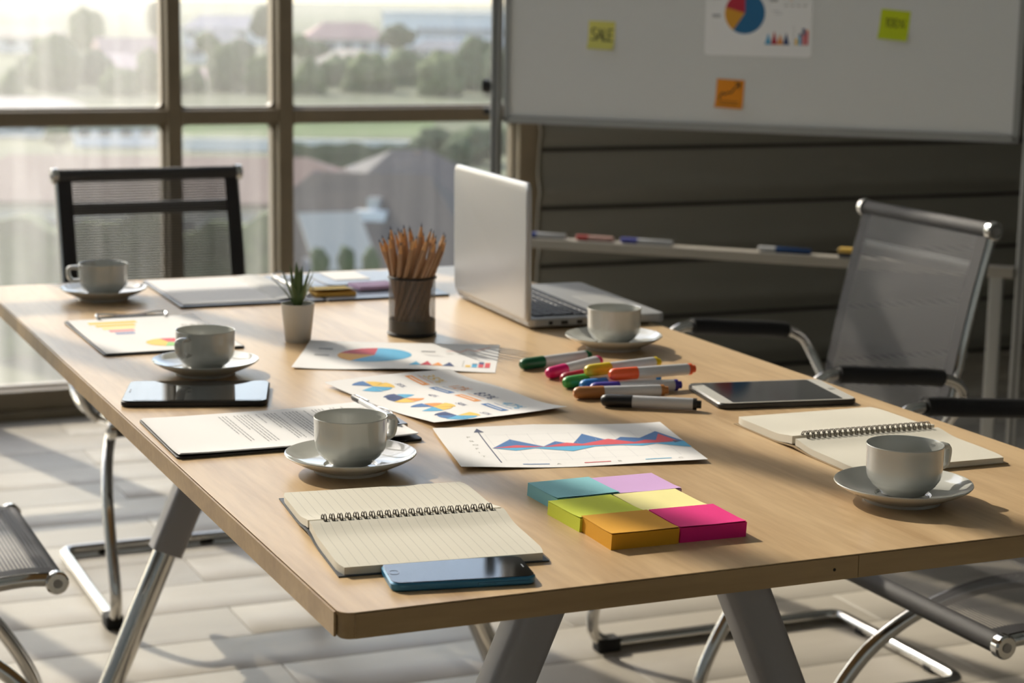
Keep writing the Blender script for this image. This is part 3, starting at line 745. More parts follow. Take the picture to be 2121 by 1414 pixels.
# 2 sheet of small pies and percentages (portrait, turned sideways)
sf2 = lambda x, y: .0007 + .0045 * max(0, (-x - .06) / .09) ** 2 + .004 * max(0, (x - .06) / .09) ** 2 + .0012 * (1 + math.sin(x * 30 + y * 20))
t = sheet('chart_sheet', 'white sheet with four small pie charts and percentage captions mid table', 'paper', (.427, .841), math.radians(-80.5), .300, .205, sf2)
pr = Print(sf2, .0003, .014)
for (cx, cy, cols) in ((-.100, -.052, (M_sky, M_yellow, M_yellow, M_blue, M_orange, M_sky)), (-.022, -.046, (M_orange, M_orange, M_sky, M_navy, M_navy, M_yellow)), (.052, -.046, (M_yellow, M_yellow, M_orange, M_blue, M_sky, M_sky)), (.120, -.050, (M_sky, M_yellow, M_orange, M_navy, M_blue, M_sky))):
    n_ = len(cols)
    for k, mt in enumerate(cols):
        if (k + int(cx * 100)) % 5 == 4: continue
        rr_ = .030 if k % 2 else .026
        pr.sector(cx, cy, rr_, 360 / n_ * k, 360 / n_ * (k + 1) - 3, mt)
    pr.text('%d%%' % (25 + int((cx + .2) * 100) % 60), cx + .006, cy + .036, .013, M_navy, align='CENTER')
for k, (mt, pct) in enumerate(((M_orange, '35%'), (M_blue, '12%'), (M_orange, '83%'), (M_blue, '47%'))):
    x = -.110 + k * .068
    pr.rect(x - .026, x + .026, .018, .030, mt); pr.text(pct, x, .044, .026, (M_yellow, M_orange, M_navy, M_sky)[k], align='CENTER')
    pr.rect(x - .024, x + .020, .038, .0392, mt)
    pr.rect(x - .020, x + .018, .0225, .0250, M_paper, .0001)
pr.build('printed_chart', t)
# 3 business chart sheet with curled corner
sf3 = lambda x, y: .0007 + .016 * max(0, (-x - .01 + y * .0) / .15) ** 2 * .12 + .0035 * max(0, (y - .02) / .085) ** 2 + .0025 * (1 + math.sin(x * 24 + 1)) * max(0, .5 - y / .2) * .7
t = sheet('chart_sheet', 'white sheet with a large pie chart in front of the pencil holder', 'paper', (.474, 1.140), math.radians(-25), .297, .210, sf3)
pr = Print(sf3, .0003, .014); business_chart(pr, 1.0); pr.build('printed_chart', t)

# ------------------------------------------------------------------ clipboards
def clipboard(label, loc, rot, L_, W2, clip_side):
    t = thing('clipboard', label, 'clipboard', (loc[0], loc[1], TZ), rot)
    MB().slab(L_, W2, 0, .003, .008, .0006).build('backing_board', mat('black_board', (30, 30, 32), .5), t)
    return t
# A: lies with the clip at its +x end; text page
t = clipboard('dark clipboard holding a printed text page next to the near cup', (.160, .722), math.radians(-1), .306, .219, 1)
sfc = lambda x, y: .0042 + .004 * max(0, (x - .02) / .13) ** 1.5 + .0022 * max(0, (-y - .06) / .05) ** 2 + .001 * max(0, (-x - .1) / .05) ** 2
mb = MB()
for k in range(3):
    o_ = .0011 * k
    mb.grid(lambda u, v: ((u - .5) * .297 + .0 - o_ * 1.2, (v - .5) * .211 - o_, sfc((u - .5) * .297, (v - .5) * .211) - .0004 * k), 20, 14)
    mb.grid(lambda u, v: ((.5 - u) * .297 - o_ * 1.2, (v - .5) * .211 - o_, sfc((.5 - u) * .297, (v - .5) * .211) - .0004 * k - .0003), 20, 14)
mb.build('page', M_paper, t, angle=180)
pr = Print(sfc, .0003, .02); M_txt = mat('text_grey', (128, 128, 132), .8)
random.seed(3)
x = .108
for para, (n_l, ln) in enumerate(((1, .06), (2, .14), (4, .15), (1, .07), (5, .155), (4, .15), (1, .06), (5, .155), (3, .15))):
    for k in range(n_l):
        e = ln * (random.uniform(.5, .95) if k == n_l - 1 else random.uniform(.93, 1.0)); y1 = .085; y_ = y1
        while y_ > y1 - e:                       # words
            wl = random.uniform(.006, .016); pr.rect(x - .0011, x, max(y_ - wl, y1 - e), y_, M_txt); y_ -= wl + .0018
        x -= .0046
    x -= .006
pr.build('printed_text', t); pr = Print(sfc, .0003, .02)
pr.rect(.121, .131, .010, .030, M_black_ink); pr.rect(.1228, .1292, .0125, .0275, M_paper, .0001); pr.rect(.125, .128, .016, .022, M_black_ink, .0002)
pr.build('printed_emblem', t)
# wire clip at the far right end
cl = MB(); cl.tube(smooth([(.128, .052, .0045), (.140, .040, .014), (.146, .010, .016), (.146, -.010, .016), (.140, -.040, .014), (.128, -.052, .0045)], 2), .0013, 8); cl.build('clip_wire', M_chrome, t)
MB().slab(.014, .095, .003, .009, .003, .001, .148, 0).build('clip_bar', M_steel, t)
t = thing('ballpoint_pen', 'white and black ballpoint pen on the text clipboard behind the cup', 'pen', (.292, .7300, TZ + .0150), math.radians(-84))
MB().tube([(-.046, 0, .004), (.040, 0, -.001)], .0042, 14).build('barrel', mat('pen_white', (224, 224, 224), .3), t)
MB().tube([(.040, 0, -.001), (.053, 0, -.0016), (.064, 0, -.0022), (.066, 0, -.0023)], [.0044, .0042, .0014, .0007], 14).build('grip_tip', M_blackpl, t)
MB().tube([(-.046, 0, .004), (-.066, 0, .0045), (-.072, 0, .0046)], [.0044, .0044, .0026], 14).build('push_button', M_blackpl, t)
MB().bar([(-.060, 0, .0090), (-.024, 0, .0085)], .0016, .0007, (0, 1, 0)).build('pocket_clip', M_chrome, t)
# B: chart page, chrome clip at the far end
t = clipboard('dark clipboard with a colourful chart page behind the left cups', (.170, 1.450), math.radians(0), .217, .320, 1)
sfd = lambda x, y: .0042 + .003 * max(0, (y - .02) / .14) ** 2
mb = MB(); mb.grid(lambda u, v: ((u - .5) * .210, (v - .5) * .297 - .008, sfd(0, (v - .5) * .297)), 10, 20); mb.grid(lambda u, v: ((.5 - u) * .210, (v - .5) * .297 - .008, sfd(0, (v - .5) * .297) - .0008), 10, 20); mb.build('page', M_paper, t, angle=180)
pr = Print(sfd, .0003, .02)
for k, (w2, mt) in enumerate(((.078, M_yellow), (.064, M_yellow), (.052, mat('chart_lemon', (240, 226, 150), .7)), (.040, mat('chart_rose', (232, 150, 150), .7)), (.030, mat('chart_bluegrey', (150, 156, 190), .7)))):
    y = .095 - k * .024; pr.rect(-.040 - w2 / 2, -.040 + w2 / 2, y, y + .019, mt)
for a0, a1, mt in ((100, 250, M_yellow), (250, 330, M_pgreen), (330, 360, mat('chart_rose', (232, 150, 150), .7)), (0, 100, M_red)): pr.sector(.005, -.090, .034, a0, a1, mt)
pr.text('R&D', .060, .045, .022, M_greyline, rot=0); pr.rect(.062, .094, -.020, -.017, M_greyline); pr.rect(.062, .090, -.028, -.025, M_greyline)
pr.build('printed_chart', t)
mb = MB(); mb.tube(smooth([(-.054, .132, .0075), (-.058, .140, .010), (-.058, .150, .013), (-.040, .154, .012), (.0, .154, .007), (.040, .154, .012), (.058, .150, .013), (.058, .140, .010), (.054, .132, .0075)], 2), .0021, 8); mb.build('clip_wire', M_chrome, t)
MB().tube([(-.056, .150, .006), (.056, .150, .006)], .0028, 12).build('clip_bar', M_chrome, t)

# ------------------------------------------------------------------ ring binder lying open at the far end
t = thing('ring_binder', 'open grey ring binder with white pages at the far table end', 'binder', (.525, 1.846, TZ), math.radians(-1))
M_bind = mat('binder_grey', (136, 142, 156), .35, 0, .5)
M_bind_edge = mat('binder_dark_edge', (40, 40, 46), .5)
for x0, x1, nm in ((-.245, -.018, 'cover'), (.018, .250, 'cover'), (-.016, .016, 'spine')):
    MB().slab(x1 - x0, .322, 0, .0032, .006, .0008, (x0 + x1) / 2, 0).build(nm, M_bind_edge, t)
    MB().slab(x1 - x0 - .004, .318, .0032, .0042, .005, .0003, (x0 + x1) / 2, 0).build('lining', M_bind, t)
mb = MB(); mb.slab(.165, .297, .0044, .0062, .002, .0004, -.156, .002); mb.build('page', M_paper, t)
mb = MB(); mb.grid(lambda u, v: (-.075 + u * .06, -.145 + v * .295, .0048 + .004 * math.sin(u * PI)), 8, 6); mb.build('page', mat('grey_page', (200, 198, 194), .7), t, angle=180)
mb = MB(); mb.tube([(-.004, -.12, .008), (-.004, .12, .008)], .004, 10); mb.build('ring_mechanism', M_chrome, t)
for yy in (-.09, 0.0, .09):
    MB().tube([(.0 + .013 * math.cos(a * PI / 8), yy, .008 + .013 * math.sin(a * PI / 8)) for a in range(9)], .0014, 8).build('ring', M_chrome, t)
# inside pocket on the right leaf
MB().slab(.150, .165, .0044, .0066, .016, .0006, .142, .070).build('pocket', M_bind, t)
MB().slab(.070, .105, .0068, .0078, .002, .0002, .130, .095).build('label_card', M_paper, t)
t2 = thing('sticky_note_pad', 'small golden pad of sticky notes on the grey ring binder', 'sticky notes', (.567, 1.752, TZ + .0046), math.radians(-2), 'pads on the ring binder')
MB().slab(.075, .075, 0, .007, .0006, 0).build('pad_block', mat('pad_gold', (222, 176, 84), .8), t2)
mb = MB(); mb.grid(lambda u, v: ((u - .5) * .075, (v - .5) * .075, .0072 + .006 * (1 - v) ** 2), 4, 6); mb.grid(lambda u, v: ((.5 - u) * .075, (v - .5) * .075, .0070 + .006 * (1 - v) ** 2), 4, 6); mb.build('top_sheet', mat('pad_gold_top', (232, 196, 104), .8), t2)
t2 = thing('sticky_note_pad', 'small pale pink pad of sticky notes on the grey ring binder', 'sticky notes', (.660, 1.785, TZ + .0068), math.radians(2), 'pads on the ring binder')
MB().slab(.075, .060, 0, .006, .0006, 0).build('pad_block', mat('pad_rose', (224, 190, 222), .8), t2)
MB().slab(.074, .059, .006, .0064, .0006, 0, .0005, .0004).build('top_sheet', mat('pad_rose', (224, 190, 222), .8), t2)

# ------------------------------------------------------------------ laptop
LA = math.radians(-3)
lap = thing('laptop', 'silver laptop standing open with its lid back towards the viewer', 'laptop', (.766, 1.487, TZ), LA)
M_silver = mat('silver_lid', (170, 171, 173), .34, .35, .5)
LW, LD, LH = .372, .245, .229
MB().slab(LD, LW, .004, .018, .012, .002, LD / 2 + .004, 0).build('base', M_silver, lap)
base = lap.children[0]
for yy in (-.15, .15):
    for xx in (.03, .22): MB().slab(.012, .03, 0, .0045, .003, 0, xx, yy).build('foot', M_rubber, base)
MB().slab(.115, .330, .0178, .0184, .004, 0, .078, 0).build('keyboard_well', mat('keyboard_well', (40, 42, 48), .6), lap)
kb = MB()
for r_ in range(6):
    for c_ in range(15):
        x_ = .030 + r_ * .0185; y_ = -.154 + c_ * .0215 + (.004 if r_ % 2 else 0)
        kb.slab(.0160, .0185, .0184, .0206, .002, .0006, x_, y_)
ko = kb.build('keys', mat('key_black', (44, 46, 54), .5), lap); ko['kind'] = 'stuff'
MB().slab(.062, .105, .0179, .0183, .004, 0, .198, -.02).build('touchpad', mat('touchpad_silver', (190, 190, 190), .3, .3), lap)
for k, (y_, w2) in enumerate(((.038, .007), (.060, .012), (.088, .010), (.112, .006))):
    MB().box(y_, y_ + w2, -LW / 2 - .0004, -LW / 2 + .004, .0075, .0135).build('port', M_blackpl, lap)
MB().tube([(.006, -.15, .017), (.006, .15, .017)], .0065, 14).build('hinge', M_steel, lap)
lid = MB(); tilt = math.radians(0.6)     # lid leans back a little past upright
def lidp(a, b, c): return (.004 - math.sin(tilt) * b - math.cos(tilt) * c, a, .012 + math.cos(tilt) * b - math.sin(tilt) * c)
rings = []
for c, inset in ((-.003, .0), (.002, .0), (.0045, .0035), (.0055, .008)):
    rings.append([lidp(a, b + LH / 2, c) for a, b in rrect(LW - inset * 2, LH - inset * 2, .014, 6)])
lid.prism(rings[::-1]); lid.build('lid', M_silver, lap)
scr = MB(); scr.prism([[lidp(a, b + LH / 2, c) for a, b in rrect(LW - .012, LH - .012, .008, 4)] for c in (-.0034, -.0028)][::-1]); scr.build('screen_bezel', M_blackpl, lap)
scr = MB(); scr.prism([[lidp(a, b + LH / 2, c) for a, b in rrect(LW - .036, LH - .040, .002, 2)] for c in (-.0038, -.0030)][::-1]); scr.build('screen', M_screen, lap)

# small block standing on the binder's right leaf
t = thing('paper_clip_box', 'small grey box on the ring binder between pencils and laptop', 'box', (.752, 1.790, TZ + .0044), math.radians(2))
MB().slab(.030, .036, 0, .020, .003, .001).build('box_body', mat('block_grey', (132, 140, 156), .5), t)
MB().slab(.032, .038, .020, .027, .003, .001).build('lid', mat('block_grey_lid', (150, 158, 172), .5), t)

# ------------------------------------------------------------------ pencil holder and pencils
PCX, PCY = .564, 1.325
t = thing('pencil_holder', 'black wire mesh pencil holder full of wooden pencils', 'holder', (PCX, PCY, TZ))
PR, PH = .0375, .094
mb = MB(); mb.grid(lambda u, v: (PR * math.cos(2 * PI * u), PR * math.sin(2 * PI * u), .006 + v * (PH - .008)), 64, 8, 0, True)
mb.build('wire_wall', see_through('black_wire_net', (96, 92, 88), .50, 56.0, .35), t, angle=180)
MB().tube([(PR * math.cos(a * PI / 24), PR * math.sin(a * PI / 24), PH) for a in range(49)], .0021, 8).build('top_rim', M_blackpl, t)
MB().tube([(PR * math.cos(a * PI / 24), PR * math.sin(a * PI / 24), .0035) for a in range(49)], .0026, 8).build('bottom_rim', M_blackpl, t)
MB().lathe([(0, .0015), (PR, .0015), (PR, .004), (0, .004)], 32).build('floor_plate', M_blackpl, t)
MB().lathe([(PR + .0003, .004), (PR + .0003, .026), (PR - .0003, .026), (PR - .0003, .004)], 48).build('solid_band', see_through('black_wire_net_dense', (70, 68, 66), .40, 56.0, .4), t)
def pencil_meshes(r=.0036, ln=.145):
    hexa = lambda rr, x: [(rr * math.cos(k * PI / 3), rr * math.sin(k * PI / 3), x) for k in range(6)]
    circ = lambda rr, x: [(rr * math.cos(k * PI / 6), rr * math.sin(k * PI / 6), x) for k in range(12)]
    a = MB().prism([hexa(r, 0), hexa(r, ln)]).mesh('shaft', mat('natural_wood_shaft', (168, 130, 96), .45, 0, .5, var=(60, .15, (1, 1, .05))), 20)
    b = MB().prism([circ(r * .96, ln), circ(.0011, ln + .0155)]).mesh('sharpened_tip', mat('cut_wood', (206, 156, 104), .7))
    c = MB().prism([circ(.0012, ln + .0150), circ(.0004, ln + .0205)]).mesh('lead', mat('graphite', (50, 50, 56), .4))
    return a, b, c
pa, pb, pc_ = pencil_meshes()
random.seed(11)
pens = []
for n_, rf, rr_, a0 in ((16, .0290, .0330, .1), (10, .0185, .0220, .35), (4, .0085, .0110, .0)):
    for k in range(n_):                       # rings of pencils all leaning round the same way, like spokes of a basket
        th = 2 * PI * k / n_ + a0 + random.uniform(-.05, .05); dl = math.radians(random.uniform(66, 78))
        pens.append((rf * math.cos(th - dl), rf * math.sin(th - dl), rr_ * math.cos(th), rr_ * math.sin(th)))
for fx, fy, tx, ty in pens:
    d = Vector((tx - fx, ty - fy, PH - .006)).normalized()
    root = thing('pencil', 'sharpened natural wood pencil standing in the mesh holder', 'pencil', (PCX + fx, PCY + fy, TZ + .0065), 0, 'pencils in the mesh holder')
    root.rotation_mode = 'XYZ'; root.rotation_euler = d.to_track_quat('Z', 'Y').to_euler()
    sc = random.uniform(.96, 1.07); root.scale = (1, 1, sc)
    for nm, me in (('shaft', pa), ('sharpened_tip', pb), ('lead', pc_)): link(nm, me, root)

# ------------------------------------------------------------------ potted aloe
t = thing('potted_aloe', 'small aloe plant in a white pot mid table', 'plant', (.373, 1.325, TZ))
MB().lathe([(0, .0), (.0188, .0), (.0200, .0015), (.0262, .0585), (.0268, .0605), (.0252, .0605), (.0240, .052), (0, .050)], 40).build('pot', mat('white_plaster_pot', (206, 202, 194), .75, bump=(200, .1)), t)
MB().lathe([(0, .0565), (.012, .056), (.0246, .0545)], 24).build('soil', mat('dark_soil', (52, 44, 36), .9, bump=(400, .8)), t)
M_leaf = mat('aloe_leaf', (82, 106, 52), .45, 0, .5, var=(30, .3, (1, 1, .2)))
random.seed(5)
for k, (az, lean, ln, wd2) in enumerate(((200, .34, .066, .0075), (150, .16, .070, .0080), (265, .06, .074, .0095), (300, .10, .064, .0085), (330, .30, .068, .0078), (15, .36, .064, .0070), (60, .14, .066, .0075), (100, .28, .058, .0075), (180, .70, .055, .0055), (245, .34, .050, .0080), (35, .55, .048, .0060))):
    a = math.radians(az) - YAW; dx, dy = math.cos(a), math.sin(a); rings = []
    N = 9
    for j in range(N):
        u = j / (N - 1); out = .004 + lean * ln * (u ** 1.25); z = .055 + ln * u * (1 - .25 * lean * u)
        w_ = 1.3 * wd2 * (.85 + .25 * math.sin(u * 2.2)) * (1 - u ** 2.2) + .0003; th = w_ * .42
        c = Vector((dx * out, dy * out, z)); sdv = Vector((-dy, dx, 0)); fr_ = Vector((dx, dy, -.2)).normalized()
        rings.append([c + sdv * w_ * .5, c + sdv * w_ * .28 + fr_ * th * .6, c + fr_ * th * .75, c - sdv * w_ * .28 + fr_ * th * .6, c - sdv * w_ * .5, c - fr_ * th * .1])
    MB().prism(rings).build('leaf', M_leaf, t, angle=60)

# ------------------------------------------------------------------ marker pens
M_mbody = mat('marker_barrel', (206, 206, 210), .35)
def marker(label, col, x, y, ang, z=.0090, ln=.130, r=.0088):
    t = thing('marker_pen', label, 'marker', (x, y, TZ + z), math.radians(ang), 'marker pens heaped mid table')
    cm_ = mat('cap_' + '_'.join(label.split()[:2]), col, .4)
    rings = [[(xx, rr * math.cos(k * PI / 10), rr * math.sin(k * PI / 10)) for k in range(20)] for xx, rr in ((0, r * .45), (.003, r * .82), (.008, r * .98), (.042, r))]
    MB().prism(rings).build('cap', cm_, t)
    rings = [[(xx, rr * math.cos(k * PI / 10), rr * math.sin(k * PI / 10)) for k in range(20)] for xx, rr in ((.042, r * .94), (ln - .008, r * .94), (ln - .007, r * .9))]
    MB().prism(rings).build('barrel', M_mbody, t)
    rings = [[(xx, rr * math.cos(k * PI / 10), rr * math.sin(k * PI / 10)) for k in range(20)] for xx, rr in ((ln - .007, r * .93), (ln - .002, r * .93), (ln - .002, r * .62), (ln + .004, r * .6))]
    MB().prism(rings).build('end_plug', cm_, t)
    return t
marker('dark green capped marker lying apart behind the others', (10, 92, 56), .607, .988, 15)
marker('bright pink capped marker next to the dark green one', (214, 20, 116), .616, .912, 30)
marker('dark red capped marker between pink and light green', (168, 28, 50), .618, .868, 22)
marker('light green capped marker between dark red and blue', (60, 156, 72), .609, .842, 17)
marker('sky blue capped marker below the yellow one', (50, 132, 206), .622, .8155, 8)
marker('purple capped marker next to the brown one', (62, 48, 150), .626, .7935, -7)
marker('brown capped marker in front of the purple one', (176, 116, 62), .592, .775, -11)
marker('black capped marker nearest to the area chart', (26, 26, 28), .607, .720, -32)
marker('yellow capped marker resting on top of its neighbours', (222, 196, 36), .640, .838, 12, .0248)
marker('orange capped marker resting on top of its neighbours', (236, 92, 44), .660, .803, 0, .0248)

# ------------------------------------------------------------------ outside: garden suburb seen from an upper floor
GZ = -16.0
def far(u, v, D, z=None):
    """point seen at (u, v) at distance D along the view axis, or where that line meets height z"""
    d = CF + CR * ((u - 1060.5) / FPX) - CU * ((v - 707) / FPX)
    if z is not None: D = (z - CAM.z) / d.z
    return CAM + d * D
g = MB(); g.box(-1500, 1500, 30, 2600, GZ - 1, GZ)
gm = mat('garden_ground', (104, 108, 80), .9, 0, .2, var=(.012, .55))
struct(g.build('ground', gm), 'gardens and lanes between the houses outside')
def house(name, label, cen, rot, w_, d_, wall_h, roof_h, wall_c, roof_c, hip=True, over=.6, wins=0, gz=GZ):
    t = thing(name, label, 'house', (cen[0], cen[1], gz), rot, 'houses outside the window')
    MB().box(-w_ / 2, w_ / 2, -d_ / 2, d_ / 2, 0, wall_h).build('walls', mat('wall_%d_%d_%d' % wall_c, wall_c, .9), t)
    a, b = w_ / 2 + over, d_ / 2 + over; rdg = (w_ / 2 - d_ / 2 * .9) if hip else a
    rdg = max(rdg, .4)
    z0, z1 = wall_h, wall_h + roof_h
    mb = MB(); mb.add([(-a, -b, z0), (a, -b, z0), (a, b, z0), (-a, b, z0), (-rdg, 0, z1), (rdg, 0, z1), (-a, -b, z0 - .2), (a, -b, z0 - .2), (a, b, z0 - .2), (-a, b, z0 - .2)],
                      [(0, 1, 5, 4), (1, 2, 5), (2, 3, 4, 5), (3, 0, 4), (6, 7, 1, 0), (7, 8, 2, 1), (8, 9, 3, 2), (9, 6, 0, 3), (9, 8, 7, 6)])
    mb.build('roof', mat('roof_%d_%d_%d' % roof_c, roof_c, .75, 0, .4, var=(3, .2, (1, 4, 4))), t, angle=20)
    for k in range(wins):
        x = -w_ / 2 + (k + .5) * w_ / wins
        MB().box(x - w_ / wins * .28, x + w_ / wins * .28, -d_ / 2 - .06, -d_ / 2 + .05, wall_h * .45, wall_h * .8).build('window', mat('far_window', (84, 92, 104), .3), t)
    return t
def blob(rng, rx, ry, rz, sub=3, rough=.35, fr=1.6):
    import bmesh
    bm = bmesh.new(); bmesh.ops.create_icosphere(bm, subdivisions=sub, radius=1.0)
    off = Vector((rng.uniform(0, 90), rng.uniform(0, 90), rng.uniform(0, 90)))
    for v in bm.verts:
        n_ = v.co.normalized(); k = 1 + rough * noise.noise(n_ * fr + off) + rough * .6 * noise.noise(n_ * fr * 3.1 + off)
        v.co = Vector((n_.x * rx, n_.y * ry, n_.z * rz)) * k
    me = bpy.data.meshes.new('crown'); bm.to_mesh(me); bm.free()
    for p in me.polygons: p.use_smooth = True
    return me
trng = random.Random(21)
TG = [mat('leaf_%d' % k, c, .85, 0, .25, var=(.9, .5), bump=(2.2, 1.0)) for k, c in enumerate(((70, 90, 48), (86, 102, 54), (58, 78, 46), (98, 108, 66)))]
M_trunk = mat('bark', (92, 78, 62), .9)
def tree(label, u, vbase, vtop, wpx, D, mt, cat='tree', name='garden_tree', group='trees outside the window'):
    top = far(u, vtop, D); bot = far(u, vbase, D); w_ = wpx / FPX * D; h_ = (top - bot).length
    root = thing(name, label, cat, (bot.x, bot.y, GZ), 0, group)
    zb = bot.z - GZ
    me = blob(trng, w_ / 2, w_ / 2, h_ / 2 * 1.02, 4 if wpx > 60 else 3); me.materials.append(TG[mt])
    link('crown', me, root, (0, 0, zb + h_ / 2))
    MB().tube([(0, 0, 0), (0, 0, zb + h_ * .45)], [max(.12, w_ * .05), max(.08, w_ * .03)], 8).build('trunk', M_trunk, root)
    return root
def at_ground(u, D): p = far(u, 300, D); return (p.x, p.y)
FA = -YAW          # turned square to the viewer
# grey hip roof on the right
house('garden_house', 'house with dark grey hipped roof beyond the pencils', at_ground(850, 128), FA + .30, 10.0, 8.5, 4.6, 2.5, (206, 202, 196), (62, 60, 64), True, .8, 4)
# long brown roof across the panes
house('garden_house', 'long low house with brown tiled roof behind the far chair', at_ground(330, 112), FA + .05, 25, 9, 5.7, 2.1, (206, 198, 188), (116, 90, 80), True, .8, 8)
hb = house('garden_house', 'house wing with broad brown grey roof and white dormer', at_ground(770, 101), FA - .25, 13.5, 8.0, 3.6, 4.4, (206, 200, 190), (90, 80, 73), True, .8, 4)
MB().box(-.1, 1.5, -2.4, -.9, 5.0, 6.3).build('dormer', mat('dormer_white', (232, 232, 230), .5), hb)
MB().box(.4, 1.0, -1.9, -1.2, 6.3, 6.9).build('vent_cowl', mat('cowl_grey', (190, 192, 196), .3, .5), hb)
sh = thing('garden_shed', 'pale lean-to roofed shed behind the round bushes', 'shed', at_ground(700, 90) + (GZ,), FA + .35, 'houses outside the window')
MB().box(-1.3, 1.3, -1.4, 1.5, 0, 4.9).build('walls', mat('shed_wall', (120, 122, 130), .8), sh)
mb = MB(); mb.add([(-1.5, -1.7, 4.8), (1.5, -1.7, 4.8), (1.5, 1.7, 7.0), (-1.5, 1.7, 7.0), (-1.5, -1.7, 4.65), (1.5, -1.7, 4.65), (1.5, 1.7, 6.85), (-1.5, 1.7, 6.85)], [(0, 1, 2, 3), (7, 6, 5, 4), (0, 4, 5, 1), (1, 5, 6, 2), (2, 6, 7, 3), (3, 7, 4, 0)])
mb.build('roof', mat('shed_roof', (176, 170, 158), .95, 0, .1), sh)
for k, u in enumerate((662, 718, 768)):
    tree(('leftmost', 'middle', 'rightmost')[k] + ' of three round clipped bushes by the shed', u, 575, 512, 36, 80, 0, 'bush', 'round_bush', 'round bushes by the shed')
# lawns, low wall and hedge
def strip(name, label, cat, u0, u1, D, z0, z1, thick, mt):
    a, b = far(u0, 300, D), far(u1, 300, D); c = (a + b) / 2; L_ = (Vector((b.x, b.y, 0)) - Vector((a.x, a.y, 0))).length
    t = thing(name, label, cat, (c.x, c.y, GZ), FA)
    mb = MB(); n_ = 24
    if cat == 'hedge':
        rings = []
        for k in range(n_ + 1):
            x = -L_ / 2 + L_ * k / n_; j = .18 * (z1 - z0)
            rings.append([(x, p[0] * thick + j * noise.noise(Vector((x * .4, p[0] * 3, p[1] * 3))), max(0, z0 + p[1] * (z1 - z0) + j * noise.noise(Vector((x * .5, 7, p[1]))))) for p in ((-.5, 0), (-.5, .6), (-.3, 1), (.3, 1), (.5, .6), (.5, 0))])
        mb.prism(rings[::-1])
        mb.build('foliage_mass', mt, t)
    else:
        mb.box(-L_ / 2, L_ / 2, -thick / 2, thick / 2, z0, z1); mb.build('wall_body', mt, t)
        MB().box(-L_ / 2 - .1, L_ / 2 + .1, -thick / 2 - .1, thick / 2 + .1, z1, z1 + .15).build('coping', mat('coping', (226, 222, 214), .8), t)
    return t
strip('garden_wall', 'long white garden wall in the middle distance', 'wall', 380, 862, 212, 0, 1.2, .6, mat('white_render', (222, 220, 212), .8))
strip('garden_hedge', 'green hedge below the white garden wall', 'hedge', 560, 860, 190, 0, 2.6, 1.6, TG[2])
strip('garden_hedge', 'long hedge below the brown tiled roof', 'hedge', -60, 560, 92, 0, 6.4, 2.4, TG[1])
lawn = MB(); a, b, c, d = far(-120, 410, 1, GZ), far(560, 430, 1, GZ), far(560, 690, 1, GZ), far(-120, 690, 1, GZ)
lawn.add([(p.x, p.y, GZ + .05) for p in (a, b, c, d)], [(3, 2, 1, 0)]); lawn.add([(p.x, p.y, GZ + .01) for p in (a, b, c, d)], [(0, 1, 2, 3)])
struct(lawn.build('lawn', mat('mown_lawn', (92, 112, 58), .95, 0, .2, var=(.25, .3))), 'mown lawn below the window')
lawn = MB(); a, b, c, d = far(380, 250, 1, GZ), far(900, 250, 1, GZ), far(900, 284, 1, GZ), far(380, 284, 1, GZ)
lawn.add([(p.x, p.y, GZ + .05) for p in (a, b, c, d)], [(3, 2, 1, 0)])
struct(lawn.build('field', mat('far_field', (96, 112, 66), .95, 0, .2, var=(.1, .2))), 'strip of grass beyond the wall')
# trees, in rows going back
rows = [
    # (u, vbase, vtop, width px, distance, material)
    (900, 330, 268, 90, 205, 2), (985, 335, 262, 110, 200, 2), (1040, 340, 265, 80, 190, 0), (945, 345, 290, 70, 150, 2),
    (640, 225, 128, 70, 330, 1), (700, 222, 118, 90, 335, 0), (765, 220, 112, 100, 340, 1), (840, 224, 108, 105, 338, 0), (915, 220, 112, 95, 330, 1), (985, 220, 84, 90, 325, 0), (1045, 225, 100, 80, 330, 2),
    (650, 130, 84, 70, 480, 2), (825, 98, 52, 70, 460, 2), (620, 118, 70, 40, 470, 1),
    (110, 190, 78, 105, 330, 1), (195, 200, 110, 90, 325, 2), (60, 215, 120, 80, 320, 1), (250, 215, 140, 80, 318, 1), (318, 205, 108, 70, 330, 3), (180, 112, 20, 70, 430, 1), (330, 75, 0, 60, 440, 2),
    (400, 205, 140, 60, 330, 3), (470, 210, 92, 80, 335, 3), (540, 205, 120, 70, 330, 1), (550, 80, 10, 60, 440, 2), (430, 110, 66, 50, 378, 3), (500, 150, 80, 60, 400, 2),
    (310, 318, 268, 46, 200, 1), (120, 300, 262, 60, 172, 3), (20, 230, 150, 60, 315, 1)]
ORD = ('first', 'second', 'third', 'fourth', 'fifth', 'sixth', 'seventh', 'eighth', 'ninth', 'tenth', 'eleventh')
def family(k):
    u, vb = rows[k][0], rows[k][1]
    if u > 600: return 'of the dark trees under the transom in the right pane' if vb > 300 else ('of the long tree row in the upper right pane' if vb > 180 else 'of the small trees by the far houses, right pane')
    if u > 375: return 'of the trees in the narrow middle pane'
    return 'of the trees in the left pane'
fam = {}
for k in sorted(range(len(rows)), key=lambda q: rows[q][0]): fam.setdefault(family(k), []).append(k)
for k, (u, vb, vt, wp, D_, mt) in enumerate(rows):
    f_ = family(k)
    tree('%s from the left %s' % (ORD[fam[f_].index(k)], f_), u, vb, vt, wp, D_ + (24 if fam[f_].index(k) % 2 else 0), mt)
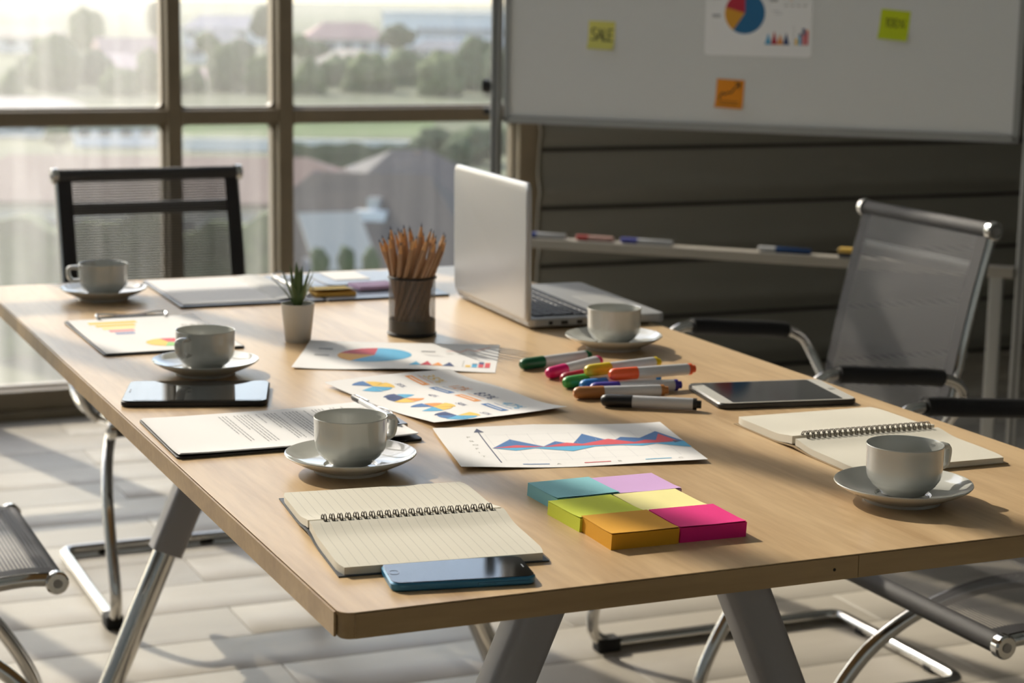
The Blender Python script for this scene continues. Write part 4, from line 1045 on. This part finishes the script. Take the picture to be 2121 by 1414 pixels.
# far buildings
wbn = thing('far_building', 'long white flat roofed building near the top of the right pane', 'building', at_ground(925, 620) + (GZ,), FA, 'far buildings')
MB().box(-20, 22, -6, 6, 0, 10.2).build('walls', mat('far_white', (226, 228, 230), .8), wbn)
MB().box(-20.5, 22.5, -6.5, 6.5, 10.2, 11.0).build('roof', mat('far_roof_light', (206, 208, 212), .7), wbn)
for k in range(13): MB().box(-9 + k * 2.3, -9 + k * 2.3 + 1.5, -6.15, -5.95, 3.6, 6.2).build('window', mat('far_window', (84, 92, 104), .3), wbn)
house('far_house', 'house with grey roof below the long white building', at_ground(950, 470), FA, 24, 9, 3.6, 2.4, (200, 192, 186), (138, 136, 140), True, .8)
house('far_house', 'house with reddish roof left of the long white building', at_ground(715, 520), FA + .2, 22, 12, 4.8, 4.2, (214, 206, 200), (186, 148, 140), True, .8, 5)
house('far_house', 'house with beige roof before the tree row', at_ground(725, 400), FA - .1, 13, 9, 3.0, 2.6, (210, 202, 190), (196, 178, 160), True, .8)
house('far_house', 'house with pink gabled roof among the trees in the left pane', at_ground(275, 395), FA + .5, 13, 9, 3.4, 4.0, (212, 204, 200), (196, 156, 150), False, .8, 3)
house('far_house', 'house with mauve roof below the pink gabled one', at_ground(245, 372), FA - .15, 12, 8, 2.4, 2.6, (206, 198, 200), (170, 148, 154), True, .8)
house('far_house', 'house with pale hipped roof in the narrow middle pane', at_ground(455, 470), FA + .1, 15, 10, 3.4, 4.2, (220, 214, 206), (206, 190, 182), True, .8, 3)
house('far_house', 'low house with long pink roof in the narrow middle pane', at_ground(480, 350), FA - .1, 15, 7, 1.6, 1.9, (222, 216, 212), (204, 172, 168), True, .8)
house('far_house', 'white house with yellow awning roof under the transom', at_ground(240, 218), FA + .2, 9, 6, 2.4, 1.8, (226, 226, 230), (214, 204, 160), False, .5, 4)
house('far_house', 'house with pale roof at the far left below the transom', at_ground(60, 230), FA - .1, 16, 8, 2.4, 2.0, (222, 216, 210), (200, 186, 176), True, .7, 5)
house('far_house', 'house with tan roof high in the left pane', at_ground(60, 520), FA, 22, 10, 4.0, 3.0, (220, 214, 206), (200, 180, 160), True, .7, 4)
house('far_house', 'house with grey mauve roof at the top of the middle pane', at_ground(470, 620), FA + .1, 26, 12, 5.0, 4.0, (224, 220, 216), (190, 178, 180), True, .7, 5)

# hot season haze over the suburb
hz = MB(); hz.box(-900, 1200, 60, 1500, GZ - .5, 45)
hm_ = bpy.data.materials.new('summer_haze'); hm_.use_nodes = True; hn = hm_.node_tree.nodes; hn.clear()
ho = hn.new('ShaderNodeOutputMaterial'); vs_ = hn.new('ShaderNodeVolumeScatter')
vs_.inputs['Color'].default_value = (1.0, .93, .82, 1); vs_.inputs['Density'].default_value = .00040; vs_.inputs['Anisotropy'].default_value = .76  # warm tint of the haze also stands in for the golden flare
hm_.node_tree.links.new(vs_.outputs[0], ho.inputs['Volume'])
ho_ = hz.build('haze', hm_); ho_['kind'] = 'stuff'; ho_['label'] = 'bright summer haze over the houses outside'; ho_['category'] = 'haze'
